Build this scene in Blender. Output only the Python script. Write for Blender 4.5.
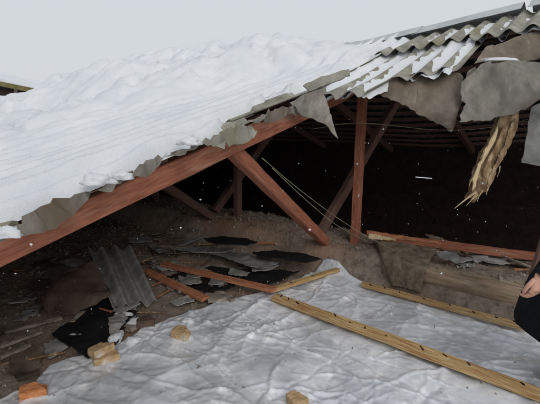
import bpy, bmesh, math, random
import numpy as np
from mathutils import Vector, Matrix, noise, Quaternion
R = math.radians
random.seed(11)
sc = bpy.context.scene
for o in list(bpy.data.objects):
    bpy.data.objects.remove(o)
COL = sc.collection

# ------------------------------------------------------------------ camera, sky, sun, exposure
PITCH = R(11.4); FPX = 408.0; EYE = Vector((0, 0, 1.6))
cam = bpy.data.cameras.new('camera'); cam_o = bpy.data.objects.new('camera', cam); COL.objects.link(cam_o)
cam.sensor_width = 36; cam.lens = 36 * FPX / 540; cam.clip_start = 0.05; cam.clip_end = 2000
cam_o.location = EYE; cam_o.rotation_euler = (R(90) - PITCH, 0, 0)
sc.camera = cam_o
sc.view_settings.view_transform = 'Standard'; sc.view_settings.look = 'None'
sc.view_settings.gamma = 1; sc.view_settings.exposure = 0.08
SUN_EL, SUN_AZ = R(32), R(160)
world = bpy.data.worlds.new('World'); sc.world = world; world.use_nodes = True
wn = world.node_tree; wn.nodes.clear()
sky = wn.nodes.new('ShaderNodeTexSky'); sky.sky_type = 'NISHITA'; sky.sun_disc = False
sky.sun_elevation = SUN_EL; sky.sun_rotation = SUN_AZ; sky.dust_density = 6; sky.air_density = 1.0
bright = wn.nodes.new('ShaderNodeMix'); bright.data_type = 'RGBA'; bright.inputs[0].default_value = 0.93
bright.inputs[7].default_value = (6.5, 6.75, 7.0, 1)          # even overcast cloud deck
wn.links.new(sky.outputs[0], bright.inputs[6])
bgn = wn.nodes.new('ShaderNodeBackground'); bgn.inputs[1].default_value = 0.1
wo = wn.nodes.new('ShaderNodeOutputWorld')
wn.links.new(bright.outputs[2], bgn.inputs[0]); wn.links.new(bgn.outputs[0], wo.inputs[0])
sun = bpy.data.lights.new('sun', 'SUN'); sun.energy = 1.1; sun.angle = R(35); sun.color = (1, .97, .93)
sun_o = bpy.data.objects.new('sun', sun); COL.objects.link(sun_o)
sd = Vector((math.sin(SUN_AZ) * math.cos(SUN_EL), math.cos(SUN_AZ) * math.cos(SUN_EL), math.sin(SUN_EL)))
sun_o.rotation_euler = (-sd).to_track_quat('-Z', 'Y').to_euler(); sun_o.location = (0, 0, 30)

# ------------------------------------------------------------------ frames of reference
PHI = R(38); SP, CP = math.sin(PHI), math.cos(PHI)
def W(u, v, z):                       # u climbs the near roof slope, v runs along the ridge
    return Vector((SP * u - CP * v, CP * u + SP * v, z))
def ray(px, py):
    a = (px - 270) / FPX; b = (202 - py) / FPX
    return Vector((a, math.cos(PITCH) + b * math.sin(PITCH), -math.sin(PITCH) + b * math.cos(PITCH)))
def at_y(px, py, y):
    r = ray(px, py); return EYE + r * (y / r.y)
def at_z(px, py, z):
    r = ray(px, py); return EYE + r * ((z - EYE.z) / r.z)
def at_v(px, py, v):
    r = ray(px, py); return EYE + r * (v / (-r.x * CP + r.y * SP))
def at_u(px, py, u):
    r = ray(px, py); return EYE + r * (u / (r.x * SP + r.y * CP))
def uvof(p): return (p.x * SP + p.y * CP, -p.x * CP + p.y * SP)
def sm(a, b, x):
    t = max(0., min(1., (x - a) / (b - a))); return t * t * (3 - 2 * t)
def lerp(a, b, t): return a + (b - a) * t
def N(x, y, z=0.): return noise.noise(Vector((x, y, z)))
def F(x, y, z=0., o=4): return noise.fractal(Vector((x, y, z)), 0.9, 2.1, o)
def pw(pts, x):
    if x <= pts[0][0]: return pts[0][1]
    for (a, fa), (b, fb) in zip(pts, pts[1:]):
        if x <= b:
            t = (x - a) / (b - a); t = t * t * (3 - 2 * t) if True else t
            return fa + (fb - fa) * t
    return pts[-1][1]

# ------------------------------------------------------------------ materials
def mat(name, cols, scale=3, rough=.85, bump=.3, bscale=None, stretch=(1, 1, 1), detail=8, spec=.3, coat=0., fac=(.35, .65), bdist=.01, rot=(0, 0, 0), extra=None, uv=False):
    m = bpy.data.materials.new(name); m.use_nodes = True
    nt = m.node_tree; b = nt.nodes['Principled BSDF']; L = nt.links.new
    tc = nt.nodes.new('ShaderNodeTexCoord'); mp = nt.nodes.new('ShaderNodeMapping'); mp.inputs['Scale'].default_value = stretch
    mp.inputs['Rotation'].default_value = rot
    L(tc.outputs['UV' if uv else 'Object'], mp.inputs[0])
    n = nt.nodes.new('ShaderNodeTexNoise'); n.inputs['Scale'].default_value = scale; n.inputs['Detail'].default_value = detail; n.inputs['Roughness'].default_value = .65
    L(mp.outputs[0], n.inputs[0])
    cr = nt.nodes.new('ShaderNodeValToRGB'); e = cr.color_ramp
    while len(e.elements) < len(cols): e.elements.new(.5)
    for i, c in enumerate(cols):
        e.elements[i].position = fac[0] + (fac[1] - fac[0]) * i / max(1, len(cols) - 1)
        e.elements[i].color = (*c, 1)
    L(n.outputs[0], cr.inputs[0])
    out = cr.outputs[0]
    if extra:                          # a second, larger scale of patches: (colour, scale, lo, hi)
        n2 = nt.nodes.new('ShaderNodeTexNoise'); n2.inputs['Scale'].default_value = extra[1]; n2.inputs['Detail'].default_value = 6
        L(mp.outputs[0], n2.inputs[0])
        mr = nt.nodes.new('ShaderNodeMapRange'); mr.inputs[1].default_value = extra[2]; mr.inputs[2].default_value = extra[3]
        L(n2.outputs[0], mr.inputs[0])
        mx = nt.nodes.new('ShaderNodeMix'); mx.data_type = 'RGBA'; mx.inputs[7].default_value = (*extra[0], 1)
        L(mr.outputs[0], mx.inputs[0]); L(out, mx.inputs[6]); out = mx.outputs[2]
    L(out, b.inputs['Base Color'])
    b.inputs['Roughness'].default_value = rough; b.inputs['Specular IOR Level'].default_value = spec
    b.inputs['Coat Weight'].default_value = coat
    if bump:
        n3 = nt.nodes.new('ShaderNodeTexNoise'); n3.inputs['Scale'].default_value = bscale or scale * 3; n3.inputs['Detail'].default_value = 8; n3.inputs['Roughness'].default_value = .7
        L(mp.outputs[0], n3.inputs[0])
        bp = nt.nodes.new('ShaderNodeBump'); bp.inputs['Strength'].default_value = bump; bp.inputs['Distance'].default_value = bdist
        L(n3.outputs[0], bp.inputs['Height']); L(bp.outputs[0], b.inputs['Normal'])
    return m
AZR = (0, 0, PHI)                     # turns texture space into the barn's own axes
M = {}
M['snow'] = mat('snow', [(.65, .68, .72), (.77, .785, .81)], 2.5, .8, .6, 55, bdist=.02, spec=.2)
M['asbestos'] = mat('asbestos_cement', [(.14, .135, .11), (.25, .243, .205), (.38, .372, .335)], 5, .9, .4, 60, bdist=.004, fac=(.3, .7), extra=((.21, .19, .11), 2.2, .54, .74))
M['asbestos_pale'] = mat('asbestos_cement_flat', [(.09, .078, .062), (.18, .165, .14), (.31, .295, .265)], 9, .5, .6, 40, bdist=.004, spec=.5, fac=(.3, .7), stretch=(1, 1, .45), extra=((.10, .07, .04), 3.5, .48, .68))
M['asbestos_worn'] = mat('worn_flat_sheet', [(.08, .07, .055), (.155, .14, .118), (.27, .25, .22)], 6, .45, .6, 40, bdist=.004, spec=.5, fac=(.3, .7), stretch=(1, 1, .35), extra=((.06, .045, .032), 3.2, .5, .68))
M['asbestos_brown'] = mat('brown_stained_sheet', [(.07, .05, .035), (.15, .118, .085), (.27, .235, .19)], 5, .55, .5, 40, bdist=.004, spec=.5, fac=(.3, .7), stretch=(1, 1, .5), extra=((.045, .033, .025), 2.6, .48, .66))
M['asbestos_dark'] = mat('shaded_sheet', [(.04, .04, .045), (.09, .088, .092)], 4, .95, .3, 30)  # same grey asbestos, darkened so the colour carries the attic's shade
M['fallen'] = mat('grimy_sheet', [(.16, .155, .15), (.27, .26, .25), (.40, .39, .375)], 8, .9, .4, 50, bdist=.004, fac=(.3, .7))
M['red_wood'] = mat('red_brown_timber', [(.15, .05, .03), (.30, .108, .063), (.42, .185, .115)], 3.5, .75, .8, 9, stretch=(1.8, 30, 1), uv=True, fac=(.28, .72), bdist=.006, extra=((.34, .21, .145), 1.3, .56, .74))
M['dark_wood'] = mat('shade_dark_timber', [(.02, .014, .012), (.05, .03, .025)], 6, .85, .3, 30)  # near-black colour holds the gloom of unlit walls and laths
M['inner_wood'] = mat('red_brown_timber_shaded', [(.10, .052, .042), (.20, .108, .085)], 3.5, .85, .5, 9, stretch=(1.8, 30, 1), uv=True, extra=((.10, .075, .06), 1.3, .5, .7))  # darker copy of the red-brown timber, attic shade put into the colour
M['far_lath'] = mat('lightened_lath', [(.15, .095, .075), (.30, .20, .16)], 3.5, .85, .5, 9, stretch=(1.8, 30, 1), uv=True)  # lath colour lightened so it shows in the dark attic
M['batten'] = mat('pale_batten', [(.24, .13, .05), (.50, .335, .15), (.68, .53, .30)], 3.5, .8, .8, 9, stretch=(1.8, 30, 1), uv=True, fac=(.35, .66), bdist=.004, extra=((.36, .15, .06), 1.6, .52, .66))
M['nail_hole'] = mat('rust_black', [(.012, .009, .008), (.03, .018, .012)], 30, .8, .0)
M['plank_red'] = mat('old_red_plank', [(.17, .06, .03), (.38, .14, .075), (.55, .28, .15)], 3.5, .8, .5, 9, stretch=(1.8, 30, 1), uv=True, fac=(.3, .7), bdist=.004, extra=((.48, .33, .16), 1.4, .56, .7))
M['log'] = mat('weathered_log', [(.12, .08, .055), (.30, .22, .15), (.46, .36, .26)], 3.2, .85, .7, 8, stretch=(1., 9, 1), uv=True, fac=(.3, .7), bdist=.012)
M['dirt'] = mat('dirt_fill', [(.13, .10, .08), (.29, .235, .19), (.45, .38, .32)], 11, .97, .9, 45, bdist=.02, fac=(.28, .75), extra=((.33, .21, .145), 1.3, .45, .7))
M['chips'] = mat('rubble_chips', [(.11, .085, .07), (.24, .20, .165), (.40, .36, .31)], 6, .95, .3, 40, fac=(.3, .7))
M['felt'] = mat('black_felt_and_holes', [(.006, .006, .007), (.016, .016, .017)], 5, .6, .6, 18, spec=.3)  # black felt; also used for patches standing in for dark holes
M['mat'] = mat('rotten_fibreboard', [(.07, .055, .038), (.15, .12, .085), (.24, .20, .15)], 16, .95, .5, 60, fac=(.3, .7))
M['shard'] = mat('grey_fragment', [(.09, .09, .085), (.19, .19, .18), (.27, .27, .255)], 6, .9, .3, 40, fac=(.3, .7))
M['metal'] = mat('galvanised_ridge', [(.36, .38, .39), (.50, .52, .53)], 4, .55, .15, 20, spec=.5)
M['brick_orange'] = mat('orange_brick', [(.46, .15, .055), (.66, .30, .13)], 14, .95, .6, 50, bdist=.006)
M['brick_tan'] = mat('tan_brick', [(.36, .235, .12), (.58, .42, .25)], 22, .95, .9, 70, bdist=.006, fac=(.3, .7), extra=((.62, .56, .47), 7, .54, .66))
M['brown'] = mat('brown_panel', [(.06, .04, .03), (.13, .09, .07)], 5, .9, .3, 30)
M['wire'] = mat('old_wire', [(.15, .15, .09), (.28, .27, .17)], 8, .6, 0, spec=.5)
M['splinter'] = mat('rotten_splintered_wood', [(.10, .058, .03), (.34, .225, .125), (.66, .50, .32)], 16, .9, 1., 45, stretch=(1, 1, .3), rot=(0, R(-22), 0), fac=(.33, .66), bdist=.03)
M['splinter_pale'] = mat('fresh_split_wood', [(.48, .36, .20), (.66, .53, .34)], 14, .85, .4, 60)
M['olive'] = mat('olive_fascia', [(.10, .09, .035), (.20, .17, .07)], 3, .9, .3)
M['masonry'] = mat('grey_plaster', [(.16, .15, .13), (.27, .25, .22)], 3, .95, .4)
M['coat'] = mat('black_wool_coat', [(.006, .0065, .009), (.013, .014, .018)], 40, .95, .4, 160, spec=.15, bdist=.003)
M['cuff'] = mat('ribbed_black_cuff', [(.008, .009, .012), (.02, .02, .024)], 60, .8, .4, 200, spec=.3, bdist=.003)
M['skin'] = mat('skin', [(.52, .27, .19), (.62, .36, .27)], 18, .55, .15, 120, bdist=.002)
M['hair'] = mat('dark_hair', [(.015, .01, .008), (.035, .024, .018)], 30, .7, .5, 90)
M['boot'] = mat('black_boot', [(.008, .008, .008), (.02, .02, .02)], 20, .55, .2)
M['trouser'] = mat('dark_trousers', [(.012, .014, .022), (.022, .025, .035)], 30, .95, .3)

def tarp_material():
    m = bpy.data.materials.new('frosted_polythene'); m.use_nodes = True
    nt = m.node_tree; b = nt.nodes['Principled BSDF']; L = nt.links.new
    tc = nt.nodes.new('ShaderNodeTexCoord')
    def tex(scale, detail, rough, dist, kind=None, st=(1, 1, 1), rz=0):
        mp = nt.nodes.new('ShaderNodeMapping'); mp.inputs['Rotation'].default_value = (0, 0, R(rz)); mp.inputs['Scale'].default_value = st
        L(tc.outputs['Object'], mp.inputs[0])
        n = nt.nodes.new('ShaderNodeTexNoise'); n.inputs['Scale'].default_value = scale; n.inputs['Detail'].default_value = detail
        n.inputs['Roughness'].default_value = rough; n.inputs['Distortion'].default_value = dist
        if kind: n.noise_type = kind; n.normalize = False
        L(mp.outputs[0], n.inputs[0]); return n
    def rng(src, lo, hi, a=0., b_=1.):
        mr = nt.nodes.new('ShaderNodeMapRange'); mr.interpolation_type = 'SMOOTHSTEP'
        for k, x in zip((1, 2, 3, 4), (lo, hi, a, b_)): mr.inputs[k].default_value = x
        L(src, mr.inputs[0]); return mr.outputs[0]
    def mixc(f, A, B):
        mx = nt.nodes.new('ShaderNodeMix'); mx.data_type = 'RGBA'; L(f, mx.inputs[0])
        for k, x in ((6, A), (7, B)):
            if isinstance(x, tuple): mx.inputs[k].default_value = (*x, 1)
            else: L(x, mx.inputs[k])
        return mx.outputs[2]
    def mul(a, b_):
        m_ = nt.nodes.new('ShaderNodeMath'); m_.operation = 'MULTIPLY'; L(a, m_.inputs[0]); L(b_, m_.inputs[1]); return m_.outputs[0]
    base = mixc(rng(tex(1.7, 10, .66, .1).outputs[0], .36, .62), (.48, .50, .535), (.79, .82, .87))     # milky film over pale and dark ground
    base = mixc(rng(tex(.9, 4, .55, .2).outputs[0], .53, .70, 0, .75), base, (.37, .365, .36))           # dirt lying under it
    frost = mul(rng(tex(9, 12, .78, .1).outputs[0], .50, .60, 0, .8), rng(tex(1.8, 4, .6, .1).outputs[0], .46, .56))
    base = mixc(frost, base, (.93, .935, .945))                                                          # caked snow
    c1 = rng(tex(4.5, 2, .5, 1.2, 'RIDGED_MULTIFRACTAL').outputs[0], 1.45, 1.95, 0, .55)
    base = mixc(c1, base, (.90, .91, .925))                                                              # whitened creases
    L(base, b.inputs['Base Color'])
    b.inputs['Roughness'].default_value = .14; b.inputs['Specular IOR Level'].default_value = .8
    ad = nt.nodes.new('ShaderNodeMath'); ad.operation = 'MULTIPLY_ADD'; ad.inputs[1].default_value = .45
    L(tex(12, 3, .5, .8, 'RIDGED_MULTIFRACTAL').outputs[0], ad.inputs[0]); L(tex(4.5, 2, .5, 1.2, 'RIDGED_MULTIFRACTAL').outputs[0], ad.inputs[2])
    bp = nt.nodes.new('ShaderNodeBump'); bp.inputs['Strength'].default_value = .7; bp.inputs['Distance'].default_value = .008
    L(ad.outputs[0], bp.inputs['Height']); L(bp.outputs[0], b.inputs['Normal'])
    return m
M['tarp'] = tarp_material()

# ------------------------------------------------------------------ object helpers
def root(name, loc, label, cat, group=None):
    o = bpy.data.objects.new(name, None); COL.objects.link(o); o.location = loc
    o.empty_display_size = .1
    o['label'] = label; o['category'] = cat
    if group: o['group'] = group
    return o
def tag(o, label=None, cat=None, group=None, kind=None):
    if label: o['label'] = label
    if cat: o['category'] = cat
    if group: o['group'] = group
    if kind: o['kind'] = kind
    return o
def world_loc(o):
    p = Vector(o.location)
    while o.parent: o = o.parent; p += Vector(o.location)
    return p
def mk(name, verts, faces, m, parent=None, smooth=False, origin=None, vuv=None):
    verts = [Vector(v) for v in verts]
    if parent is not None:
        base = world_loc(parent); origin = None
    else:
        if origin is None:
            xs = [v.x for v in verts]; ys = [v.y for v in verts]
            origin = Vector((sum(xs) / len(xs), sum(ys) / len(ys), min(v.z for v in verts)))
        base = Vector(origin)
    me = bpy.data.meshes.new(name)
    me.from_pydata([tuple(v - base) for v in verts], [], faces)
    bm = bmesh.new(); bm.from_mesh(me); bmesh.ops.recalc_face_normals(bm, faces=bm.faces); bm.to_mesh(me); bm.free()
    me.materials.append(m if not isinstance(m, str) else M[m])
    if smooth: me.polygons.foreach_set('use_smooth', [True] * len(me.polygons))
    if vuv:
        ul = me.uv_layers.new(name='uv')
        for lp in me.loops: ul.data[lp.index].uv = vuv[lp.vertex_index]
    o = bpy.data.objects.new(name, me); COL.objects.link(o)
    if parent is not None: o.parent = parent
    else: o.location = base
    return o
def slab(P, t, closed_dir=Vector((0, 0, 1))):
    """P: grid [i][j] of points; returns verts, faces of a sheet t thick below it."""
    a, b = len(P), len(P[0]); V = []; Fc = []
    for i in range(a):
        for j in range(b): V.append(P[i][j])
    for i in range(a):
        for j in range(b): V.append(P[i][j] - closed_dir * t)
    k = a * b
    def I(i, j): return i * b + j
    for i in range(a - 1):
        for j in range(b - 1):
            Fc.append((I(i, j), I(i + 1, j), I(i + 1, j + 1), I(i, j + 1)))
            Fc.append((k + I(i, j), k + I(i, j + 1), k + I(i + 1, j + 1), k + I(i + 1, j)))
    for i in range(a - 1):
        Fc.append((I(i, 0), k + I(i, 0), k + I(i + 1, 0), I(i + 1, 0)))
        Fc.append((I(i, b - 1), I(i + 1, b - 1), k + I(i + 1, b - 1), k + I(i, b - 1)))
    for j in range(b - 1):
        Fc.append((I(0, j), I(0, j + 1), k + I(0, j + 1), k + I(0, j)))
        Fc.append((I(a - 1, j), k + I(a - 1, j), k + I(a - 1, j + 1), I(a - 1, j + 1)))
    return V, Fc
def beam_geo(p0, p1, w, h, up=Vector((0, 0, 1)), seg=8, rough=.004, sag=0., seed=0, taper=0.):
    """sawn timber from p0 to p1, w wide and h deep, slightly chamfered and uneven; p0-p1 is the centre line."""
    p0, p1 = Vector(p0), Vector(p1); d = (p1 - p0).normalized()
    s = d.cross(up).normalized(); n = s.cross(d).normalized()
    c = min(w, h) * .1
    prof = [(-w/2 + c, -h/2), (w/2 - c, -h/2), (w/2, -h/2 + c), (w/2, h/2 - c), (w/2 - c, h/2), (-w/2 + c, h/2), (-w/2, h/2 - c), (-w/2, -h/2 + c)]
    V, Fc = [], []
    for i in range(seg + 1):
        t = i / seg; q = p0.lerp(p1, t) - n * sag * 4 * t * (1 - t)
        k = 1 - taper * t
        for j, (a, b) in enumerate(prof):
            e = rough * N(t * 9 + seed * 7.3, j * .7, seed)
            f = rough * N(t * 9 - seed * 3.1, j * .9 + 20, seed)
            V.append(q + s * (a * k + e) + n * (b * k + f) + d * ((rough * 3 * N(j * 3.1, seed)) if i in (0, seg) else 0))
    m = len(prof)
    for i in range(seg):
        for j in range(m):
            Fc.append((i * m + j, i * m + (j + 1) % m, (i + 1) * m + (j + 1) % m, (i + 1) * m + j))
    Fc.append(tuple(range(m))); Fc.append(tuple(seg * m + j for j in range(m)))
    return V, Fc
def beam(name, p0, p1, w, h, m, parent=None, **k):
    V, Fc = beam_geo(p0, p1, w, h, **k)
    L = (Vector(p1) - Vector(p0)).length; sg = k.get('seg', 8); o = k.get('seed', 0) * 3.7
    vuv = [(o + L * (i // 8) / sg, o + (i % 8 if i % 8 < 5 else 8 - i % 8) * .05) for i in range(len(V))]
    return mk(name, V, Fc, m, parent, vuv=vuv)
def tube_geo(pts, r, n=6, rfun=None):
    V, Fc = [], []
    pts = [Vector(p) for p in pts]
    for i, p in enumerate(pts):
        d = (pts[min(i + 1, len(pts) - 1)] - pts[max(i - 1, 0)]).normalized()
        a = d.cross(Vector((0, 0, 1)) if abs(d.z) < .9 else Vector((1, 0, 0))).normalized(); b = a.cross(d)
        rr = rfun(i / (len(pts) - 1)) if rfun else r
        for j in range(n):
            t = 2 * math.pi * j / n; V.append(p + (a * math.cos(t) + b * math.sin(t)) * rr)
    for i in range(len(pts) - 1):
        for j in range(n): Fc.append((i * n + j, i * n + (j + 1) % n, (i + 1) * n + (j + 1) % n, (i + 1) * n + j))
    Fc.append(tuple(range(n))); Fc.append(tuple((len(pts) - 1) * n + j for j in range(n)))
    return V, Fc
def spline(pts, n=40):
    pts = [Vector(p) for p in pts]; P = [pts[0] * 2 - pts[1]] + pts + [pts[-1] * 2 - pts[-2]]; out = []
    segs = len(pts) - 1
    for i in range(segs):
        a, b, c, d = P[i:i + 4]; k = max(2, n // segs)
        for s in range(k):
            t = s / k
            out.append(.5 * ((2 * b) + (c - a) * t + (2 * a - 5 * b + 4 * c - d) * t * t + (-a + 3 * b - 3 * c + d) * t ** 3))
    out.append(pts[-1]); return out
def plate(name, outline, t, m, parent=None, bend=.01, jag=.008, seed=0, nrm=None, cuts=2, smooth=False):
    """a torn flat sheet: outline of 3-D points, ragged edge, gentle buckling, real thickness."""
    outline = [Vector(p) for p in outline]
    pts = []
    for i, p in enumerate(outline):
        q = outline[(i + 1) % len(outline)]; L = (q - p).length; k = max(1, int(L / .028)); rj = random.Random(seed * 101 + i)
        for s in range(k):
            e = p.lerp(q, s / k)
            if s: e = e + Vector((N(i * 5 + s * .6, seed), N(i * 4 + s * .7, seed + 9), N(i * 3 + s * .8, seed + 5))) * jag + Vector((rj.uniform(-1, 1), rj.uniform(-.3, .3), rj.uniform(-1, 1) if abs(nrm[2] if nrm else 0) < .9 else 0)) * jag * .33
            pts.append(e)
    bm = bmesh.new(); vs = [bm.verts.new(p) for p in pts]; f = bm.faces.new(vs)
    f.normal_update(); n = Vector(nrm) if nrm is not None else f.normal.copy()
    bmesh.ops.triangulate(bm, faces=bm.faces[:])
    for _ in range(cuts):
        bmesh.ops.subdivide_edges(bm, edges=[e for e in bm.edges if e.calc_length() > .05], cuts=1, use_grid_fill=True)
        bmesh.ops.triangulate(bm, faces=bm.faces[:])
    for v in bm.verts:
        v.co += n * bend * (F(v.co.x * 3 + seed, v.co.y * 3, v.co.z * 3 + seed, 3) * 1.6)
    ret = bmesh.ops.extrude_face_region(bm, geom=bm.faces[:])
    for g in ret['geom']:
        if isinstance(g, bmesh.types.BMVert): g.co -= n * t
    bmesh.ops.recalc_face_normals(bm, faces=bm.faces)
    bm.verts.ensure_lookup_table(); bm.verts.index_update()
    V = [v.co.copy() for v in bm.verts]; Fc = [tuple(v.index for v in f.verts) for f in bm.faces]; bm.free()
    o = mk(name, V, Fc, m, parent, True); o.data.set_sharp_from_angle(angle=R(38)); return o

# ------------------------------------------------------------------ the roof surface
PITCHW = .168; AMP = .027
RIDGE_U = 5.2
RIDGE = [(-6, 2.80), (-.3, 2.80), (.76, 2.70), (1.67, 2.60), (2.5, 2.51), (5, 2.55), (8, 2.52), (10.5, 2.32), (13, 2.02), (16, 1.9)]
def ridge_z(v):
    for (a, fa), (b, fb) in zip(RIDGE, RIDGE[1:]):
        if v <= b: return fa + (fb - fa) * max(0, (v - a) / (b - a))
    return RIDGE[-1][1]
def Zs(u, v):
    lo = 1.205 + .261 * (u - .59)
    if u <= 3.3: return lo
    z0 = 1.205 + .261 * (3.3 - .59)
    return z0 + (ridge_z(v) - z0) * ((u - 3.3) / 1.9) ** 1.1
def Zo(u, v):                         # far slope
    return ridge_z(v) - .01 - (u - RIDGE_U) * .36
def wave(v):                          # two generations of sheet: wide waves by the hole, narrow ones beyond
    if v < 1.88: return AMP * math.cos(2 * math.pi * (v - 1.88) / PITCHW)
    return lerp(AMP, .021, sm(1.88, 2.1, v)) * math.cos(2 * math.pi * (v - 1.88) / .155)
def wave_left(v): return .021 * math.cos(2 * math.pi * (v - 1.88) / .155)
def edge_v(u): return 1.79 + .13 * sm(1.8, 2.8, u) + .035 * N(u * 1.7, 3.3) + .02 * N(u * 6, 8.1)

# ------------------------------------------------------------------ ground outside, attic floor
def ground():
    V, Fc = [], []; n = 60
    def g(i): t = i / n * 2 - 1; return 400 * t * abs(t) ** 1.6
    for i in range(n + 1):
        for j in range(n + 1):
            x, y = g(i), g(j); V.append(Vector((x, y, -3.0 + .25 * F(x * .05, y * .05) * (1 if abs(x) + abs(y) > 30 else .3))))
    for i in range(n):
        for j in range(n): Fc.append((i * (n + 1) + j, (i + 1) * (n + 1) + j, (i + 1) * (n + 1) + j + 1, i * (n + 1) + j + 1))
    tag(mk('ground', V, Fc, 'snow', smooth=True, origin=(0, 0, -3)), kind='structure', label='snow covered ground around the barn')
ground()
def floor_z(u, v):
    z = .015 * F(u * 1.5, v * 1.5) + .008 * F(u * 7, v * 7, 4)
    bank = sm(3.42, 3.66, u + .05 * N(v * 2, 7)) * (.32 + .05 * N(v * 1.3, 2))
    if u > 4.25: bank -= 1.9 * sm(4.28 + .05 * N(v * 2.2, 3), 4.62, u)  # floor shaped to fall away, keeping the attic beyond black
    z += bank + (.022 * F(u * 4, v * 4, 2) + .012 * F(u * 13, v * 13, 6)) * sm(3.4, 3.6, u)
    # loose fill heaped up away from the plastic sheet
    z += .07 * sm(2.6, 3.6, v) * (.6 + .6 * N(u * 1.1, v * 1.1, 5)) * (1 - sm(3.3, 3.6, u))
    return z
def grid_axis(a, b, fa, fb, fine, coarse):
    x = a; out = [a]
    while x < b:
        x += fine if fa - 1e-6 <= x < fb else coarse; out.append(min(x, b))
    return out
U = grid_axis(-1.75, 9.2, .3, 4.6, .035, .16); Vv = grid_axis(-6, 16.3, 0, 5.0, .035, .16)
V, Fc = [], []
for u in U:
    for v in Vv: V.append(W(u, v, floor_z(u, v)))
nb = len(Vv)
for i in range(len(U) - 1):
    for j in range(nb - 1): Fc.append((i * nb + j, (i + 1) * nb + j, (i + 1) * nb + j + 1, i * nb + j + 1))
tag(mk('attic_floor', V, Fc, 'dirt', smooth=True, origin=(0, 0, 0)), kind='structure', label='attic floor of loose brown dirt and slag fill')

# ------------------------------------------------------------------ the barn: walls, sheets, laths, ridge
barn = root('barn', W(4.7, 5, -3), 'long barn under a broken corrugated roof heaped with snow', 'barn')
def wallbox(name, u0, u1, v0, v1, z0, z1, m, parent=barn, top=None):
    P = [W(u0, v0, z0), W(u1, v0, z0), W(u1, v1, z0), W(u0, v1, z0), W(u0, v0, z1), W(u1, v0, z1), W(u1, v1, z1), W(u0, v1, z1)]
    return mk(name, P, [(0, 3, 2, 1), (4, 5, 6, 7), (0, 1, 5, 4), (1, 2, 6, 5), (2, 3, 7, 6), (3, 0, 4, 7)], m, parent)
wallbox('eave_wall', -2.05, -1.75, -6, 16.3, -3.2, .35, 'masonry')
# far eave wall: masonry below coloured near black as shade, dark boards above, one short board missing so daylight shows through
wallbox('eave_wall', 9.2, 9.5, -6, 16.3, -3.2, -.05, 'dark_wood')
slit_a = uvof(at_u(415, 177, 9.22)); slit_b = uvof(at_u(432, 177, 9.22)); slit_z = at_u(420, 177.5, 9.22).z
for k, (z0, z1) in enumerate([(-.05, slit_z - .009), (slit_z - .009, slit_z + .009), (slit_z + .009, 0)]):
    if k == 2:
        V, Fc = slab([[W(9.22, lerp(-6, 16.3, q / 40), z0 + .002), W(9.22, lerp(-6, 16.3, q / 40), Zo(9.22, lerp(-6, 16.3, q / 40)) - .045)] for q in range(41)], .04, W(-1, 0, 0))
        mk('wall_board', V, Fc, 'dark_wood', barn)
    elif k != 1:
        wallbox('wall_board', 9.22, 9.26, -6, 16.3, z0 + .002, z1 - .002, 'dark_wood')
    else:
        wallbox('wall_board', 9.22, 9.26, -6, min(slit_a[1], slit_b[1]), z0, z1, 'dark_wood')
        wallbox('wall_board', 9.22, 9.26, max(slit_a[1], slit_b[1]), 16.3, z0, z1, 'dark_wood')
def gable(v0, v1):
    us = [-1.75, 1, 3.3, 4.2, 5.2, 6.5, 8, 9.2]
    V = []; Fc = []
    for v in (v0, v1):
        for u in us: V.append(W(u, v, -3.2))
        for u in us: V.append(W(u, v, (Zs(u, v) if u <= 5.2 else Zo(u, v)) - .05))
    n = len(us)
    for s in (0, 2 * n):
        for i in range(n - 1): Fc.append((s + i, s + i + 1, s + n + i + 1, s + n + i))
    for i in range(n - 1):
        Fc.append((n + i, n + i + 1, 3 * n + i + 1, 3 * n + i)); Fc.append((i, i + 1, 2 * n + i + 1, 2 * n + i))
    Fc.append((0, n, 3 * n, 2 * n)); Fc.append((n - 1, 2 * n - 1, 4 * n - 1, 3 * n - 1))
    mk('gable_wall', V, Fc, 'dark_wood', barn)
gable(16.0, 16.2)

def sheet(u_lo, u_hi, v0, v1, zf, m='asbestos', lift=(.016, .003), jag=0., dip=0., seed=0, nu=7, parent=barn, name='roof_sheet', slant=0., wv=None):
    wv = wv or wave
    nv = max(8, int(round((v1 - v0) / .155 * 8)))
    P = []
    for i in range(nu + 1):
        row = []
        for j in range(nv + 1):
            v = lerp(v0, v1, j / nv)
            lo = u_lo + (jag * (N(v * 5.1, seed) + .6 * N(v * 17, seed + 4)) if jag else 0) + slant * (j / nv - .5)
            u = lerp(lo, u_hi, i / nu); t = i / nu
            row.append(W(u, v, zf(u, v) + wv(v) + lerp(lift[0], lift[1], t) - dip * (1 - t) ** 1.5))
        P.append(row)
    V, Fc = slab(P, .007)
    return mk(name, V, Fc, m, parent, smooth=False)
cols = []
v = 1.92
while v < 16.2: cols.append((v, min(v + 1.01, 16.25))); v += .93
rows = [(3.52, 5.14), (1.98, 3.64), (.44, 2.10), (-1.10, .56), (-2.0, -.98)]
for ci, (a, b) in enumerate(cols):
    a2 = a
    for r, (u0, u1) in enumerate(rows):
        aa = (a - .04, a - .06, a - .10, a - .11, a - .11)[r] if ci == 0 else a
        sheet(u0, u1, aa, b, Zs, 'asbestos', seed=ci * 7 + r, jag=.01, wv=wave_left if r else None, lift=(.016 + .003 * (ci % 2), .002 + .003 * (ci % 2)))
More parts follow.
